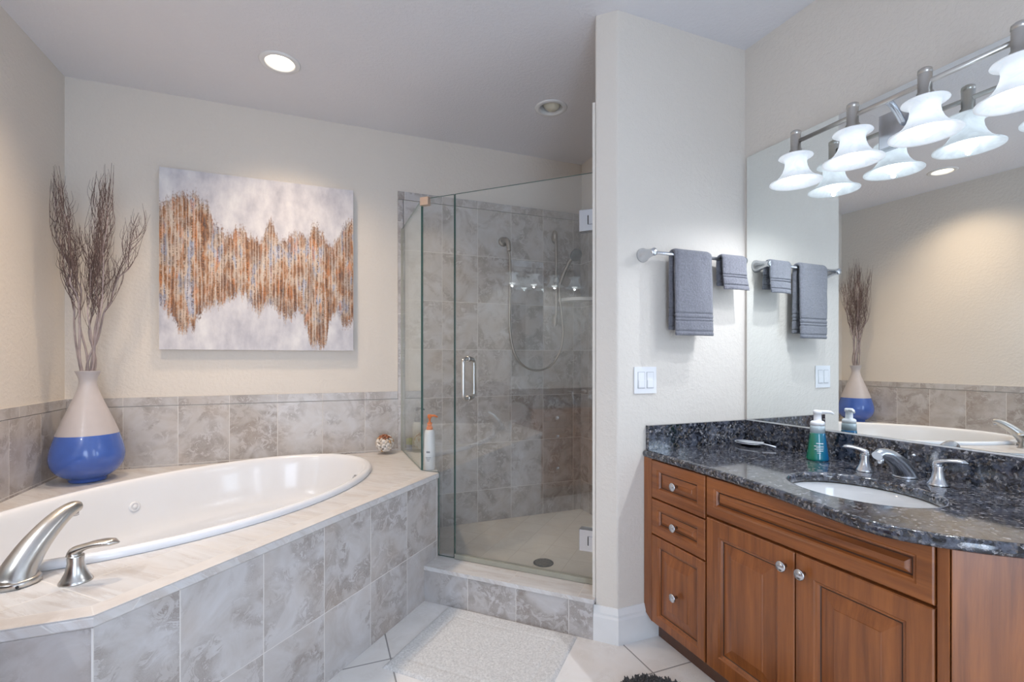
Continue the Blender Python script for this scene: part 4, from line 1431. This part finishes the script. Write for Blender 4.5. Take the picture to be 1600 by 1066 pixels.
MB().lathe([(0.022, 0), (0.022, 0.004), (0.015, 0.005), (0.013, 0.002), (0, 0.003)], (SKX, SKY, CT - 0.161), 24).build('drain', M['chrome'], sk)

# ---- faucet
def add(o):
    VAN.append(o)
    return o


add(lever_handle('sink_tap', 'satin chrome lever tap between the soap bottle and the sink spout', 'tap', (1.762, 1.100, CT), (-0.35, 0.9), h=0.070, L=0.066, rb=0.027, mat='chrome', rise=0.008))
add(lever_handle('sink_tap', 'satin chrome lever tap on the right of the sink spout', 'tap', (1.775, 0.893, CT), (0.12, -0.95), h=0.072, L=0.072, rb=0.027, mat='chrome', rise=0.008))
fs_ = add(thing('sink_spout', 'low arched chrome sink spout behind the basin', 'faucet', (1.80, 1.0, CT)))
q0 = Vector((1.802, 0.998, CT))
path = catmull([q0 + Vector((0.0, 0, 0.002)), q0 + Vector((-0.010, 0, 0.022)), q0 + Vector((-0.040, 0.002, 0.052)), q0 + Vector((-0.078, 0.004, 0.075)), q0 + Vector((-0.112, 0.006, 0.084)), q0 + Vector((-0.134, 0.006, 0.078))], 6)
n = len(path)
MB().tube(path, [0.035 - 0.019 * min(1, (i / (n - 1)) * 1.1) for i in range(n)], 24, 0, [1.0 - 0.12 * i / n for i in range(n)]).build('spout_body', M['chrome'], fs_)
MB().lathe([(0.037, 0), (0.037, 0.003), (0.033, 0.007), (0, 0.007)], q0, 32).build('spout_base', M['chrome'], fs_)
MB().lathe([(0.010, 0), (0.011, 0.018), (0, 0.018)], q0 + Vector((-0.118, 0.006, 0.052)), 20).build('aerator', M['chrome'], fs_)
m = MB().lathe([(0.0025, 0), (0.0025, 0.062), (0.006, 0.064), (0.007, 0.069), (0.004, 0.073), (0, 0.073)], q0 + Vector((0.044, -0.002, 0)), 14)
m.build('lift_rod', M['chrome'], fs_)

# ---- mirror on the wall
MY0, MZ0, MZ1 = -0.30, 0.921, 2.160
def mirror(name, label):
    m = MB()
    y1 = 1.703
    P = [(wallx(y1) - 0.007, y1), (wallx(MY0) - 0.007, MY0), (wallx(MY0) - 0.001, MY0), (wallx(y1) - 0.001, y1)]
    V = [(x, y, z) for z in (MZ0, MZ1) for (x, y) in P]
    m.add(V, [[0, 4, 5, 1]], 0)
    m.add(V, [[1, 5, 6, 2], [2, 6, 7, 3], [3, 7, 4, 0], [4, 7, 6, 5], [0, 1, 2, 3]], 1)
    o = m.build(name, [M['mirror'], M['mirror_edge']])
    return tag(o, label, 'mirror')


VAN.append(mirror('wall_mirror', 'large frameless wall mirror above the granite backsplash'))

# ---- vanity light
def vanity_light(label):
    xb, zb_ = 1.768, 2.073
    ys = [1.367 - 0.2215 * i for i in range(4)]
    yc = (ys[0] + ys[3]) / 2
    t = thing('vanity_light', label, 'light', (1.87, yc, zb_ - 0.03))
    MB().tube([(xb + 0.002, ys[0] + 0.004, zb_), (xb + 0.002, ys[3] - 0.004, zb_)], 0.0085, 14).build('bar', M['nickel'], t)
    MB().box(wallx(yc) - 0.030, wallx(yc) - 0.009, yc - 0.085, yc + 0.085, 1.955, 2.075).build('backplate', M['chrome'], t, bevel=0.004)
    pts = catmull([(xb + 0.002, yc, zb_), (xb + 0.03, yc + 0.002, zb_ - 0.006), (xb + 0.062, yc + 0.004, zb_ - 0.024), (xb + 0.095, yc + 0.004, zb_ - 0.056)], 6)
    MB().tube(pts, 0.010, 14).build('arm', M['chrome'], t)
    for i, y in enumerate(ys):
        s = MB().lathe([(0, 0.046), (0.012, 0.046), (0.0185, 0.041), (0.0195, 0.030), (0.0175, 0.028), (0.0185, 0.026), (0.0185, -0.030), (0.022, -0.032), (0.024, -0.048), (0.030, -0.052), (0.030, -0.060), (0, -0.060)],
                       (xb, y, zb_), 28).build('socket', M['nickel'], t)
        zt = zb_ - 0.058
        prof = [(a_, b_ * 0.92) for a_, b_ in [(0.060, 0.0), (0.0615, -0.003), (0.058, -0.006), (0.046, -0.008), (0.040, -0.016), (0.0385, -0.030), (0.041, -0.048), (0.048, -0.068), (0.059, -0.086), (0.073, -0.100), (0.086, -0.109), (0.0935, -0.112),
                (0.0935, -0.1145), (0.085, -0.1125), (0.072, -0.1035), (0.057, -0.089), (0.046, -0.070), (0.039, -0.049), (0.0365, -0.030), (0.037, -0.016), (0.03, -0.002), (0.03, 0.001), (0.060, 0.0)]]
        sd_ = MB().lathe(prof, (xb, y, zt), 48, cap=False).build('lamp_shade', M['shade'], t)
        MB().lathe([(0.013, -0.006), (0.014, -0.035), (0.022, -0.055), (0.029, -0.074), (0.030, -0.088), (0.024, -0.103), (0.013, -0.111), (0, -0.113)], (xb, y, zt), 24).build('light_bulb', M['bulb'], t)
        l = bpy.data.lights.new('bulb_glow', 'SPOT')
        l.spot_size, l.spot_blend = math.radians(172), 1.0
        l.energy, l.color, l.shadow_soft_size = BULB_W, (0.88, 0.93, 1.0), 0.007
        lo_ = bpy.data.objects.new('bulb_glow', l)
        COL.objects.link(lo_)
        lo_.parent = t
        lo_.location = Vector((xb, y, zt - 0.121)) - t.location
    return t


VL = vanity_light('four-shade nickel vanity light with frosted bell glass in front of the large mirror')

# ---- things on the counter
x, y = 1.790, 1.292
t = thing('soap_bottle', 'tapered foaming soap bottle, green and blue, white pump, on the granite', 'bottle', (x, y, CT))
M['soap'] = None
ts = NT('green_blue_soap')
tc = ts.n('ShaderNodeTexCoord').outputs['Object']
sp_ = ts.n('ShaderNodeSeparateXYZ'); ts.l(tc, sp_.inputs[0])
g_ = ts.math('ADD', ts.math('MULTIPLY', sp_.outputs[0], 12.0), ts.math('MULTIPLY', sp_.outputs[1], -10.0))
ts.l(ts.ramp(ts.math('ADD', g_, 0.5), [(0.15, (0.0, 0.26, 0.13)), (0.45, (0.0, 0.28, 0.36)), (0.9, (0.01, 0.17, 0.42))]), ts.b.inputs['Base Color'])
ts.b.inputs['Roughness'].default_value = 0.08
ts.b.inputs['Coat Weight'].default_value = 0.8
ts.b.inputs['Transmission Weight'].default_value = 0.25
M['soap'] = ts.m
M['clearneck'] = plain('clear_plastic_neck', (0.55, 0.64, 0.68), 0.12, coat=0.8)
MB().lathe([(0.036, 0), (0.039, 0.003), (0.0385, 0.010), (0.034, 0.045), (0.029, 0.080), (0.0265, 0.103), (0.026, 0.106)], (x, y, CT), 32, mats=None).build('bottle_body', M['soap'], t)
MB().lathe([(0.026, 0.106), (0.0255, 0.128), (0.0235, 0.136), (0, 0.136)], (x, y, CT), 32).build('bottle_neck', M['clearneck'], t)
m = MB().lathe([(0.0245, 0.134), (0.0245, 0.146), (0.020, 0.151), (0.0135, 0.153), (0.0125, 0.178), (0.0155, 0.180), (0.0155, 0.190), (0.012, 0.193), (0, 0.193)], (x, y, CT), 28)
m.tube([(x, y, CT + 0.186), (x + 0.028, y - 0.032, CT + 0.187), (x + 0.034, y - 0.040, CT + 0.180)], [0.008, 0.006, 0.004], 10)
m.build('pump', M['plate'], t)
for k, (z, wd) in enumerate(((0.066, 0.024), (0.057, 0.032), (0.051, 0.026), (0.045, 0.030), (0.039, 0.022), (0.031, 0.012))):
    print_line(x, y, CT + z, 0.0392 - (z - 0.01) * 0.138 + 0.0012, -2.33 + 0.05 * (-1) ** k, wd, 0.0022 + 0.0016 * (k == 0), M['whiteink'], t)
t = thing('soap_dish', 'shallow dark dish with a pale rim in the back corner of the counter', 'dish', (1.80, 1.63, CT))
MB().lathe([(0.030, 0.0), (0.034, 0.002), (0.052, 0.009), (0.062, 0.013), (0.060, 0.014), (0.045, 0.008), (0, 0.005)], (1.80, 1.625, CT), 36, sx=0.75, sy=1.0).build('dish_bowl', M['darkmetal'], t)
MB().lathe([(0.060, 0.0125), (0.064, 0.013), (0.064, 0.0155), (0.059, 0.0150), (0.060, 0.0125)], (1.80, 1.625, CT), 36, sx=0.75, sy=1.0, cap=False).build('dish_rim', M['silver'], t)
m = MB()
m.add([(1.765, 1.655, CT + 0.018), (1.830, 1.645, CT + 0.017), (1.838, 1.575, CT + 0.021), (1.795, 1.548, CT + 0.020), (1.772, 1.60, CT + 0.0165)], [[0, 1, 2, 3, 4][::-1]])
m.add([(1.765, 1.655, CT + 0.016), (1.830, 1.645, CT + 0.015), (1.838, 1.575, CT + 0.019), (1.795, 1.548, CT + 0.018), (1.772, 1.60, CT + 0.0145)], [[0, 1, 2, 3, 4]])
m.tube([(1.80, 1.575, CT + 0.020), (1.815, 1.53, CT + 0.016), (1.82, 1.50, CT + 0.012)], [0.004, 0.003, 0.0035], 8)
tag(m.build('foil_packet', M['silver']), 'small crumpled silver packet lying across the dish', 'packet')


# ------------------------------------------------------------------ the second vanity on the left wall (shows in the shower glass)
def copy_tree(o, parent=None):
    c = o.copy()
    COL.objects.link(c)
    if parent is not None:
        c.parent = parent
    for ch in list(o.children):
        copy_tree(ch, c)
    return c


LAB = {'vanity_cabinet': 'second cherry wood vanity cabinet on the left wall',
       'countertop': 'second dark granite countertop on the left wall',
       'sink_basin': 'second white oval sink basin, in the left vanity',
       'sink_spout': 'chrome sink spout of the left vanity',
       'wall_mirror': 'frameless wall mirror on the left wall'}
cnt = 0
for o in VAN + [VL]:
    c = copy_tree(o)
    dy = 0.02 if o is VL else -0.345
    c.location = (0.64 - o.location.x, o.location.y + dy, o.location.z)
    c.scale = (-1, 1, 1)
    nm = o.name.split('.')[0]
    if o is VL:
        c['label'] = 'four-shade nickel vanity light on the left wall'
    elif nm == 'sink_tap':
        cnt += 1
        c['label'] = 'chrome lever tap of the left vanity, nearer the tub' if cnt == 1 else 'chrome lever tap of the left vanity, farther from the tub'
    else:
        c['label'] = LAB[nm]
bpy.context.view_layer.update()
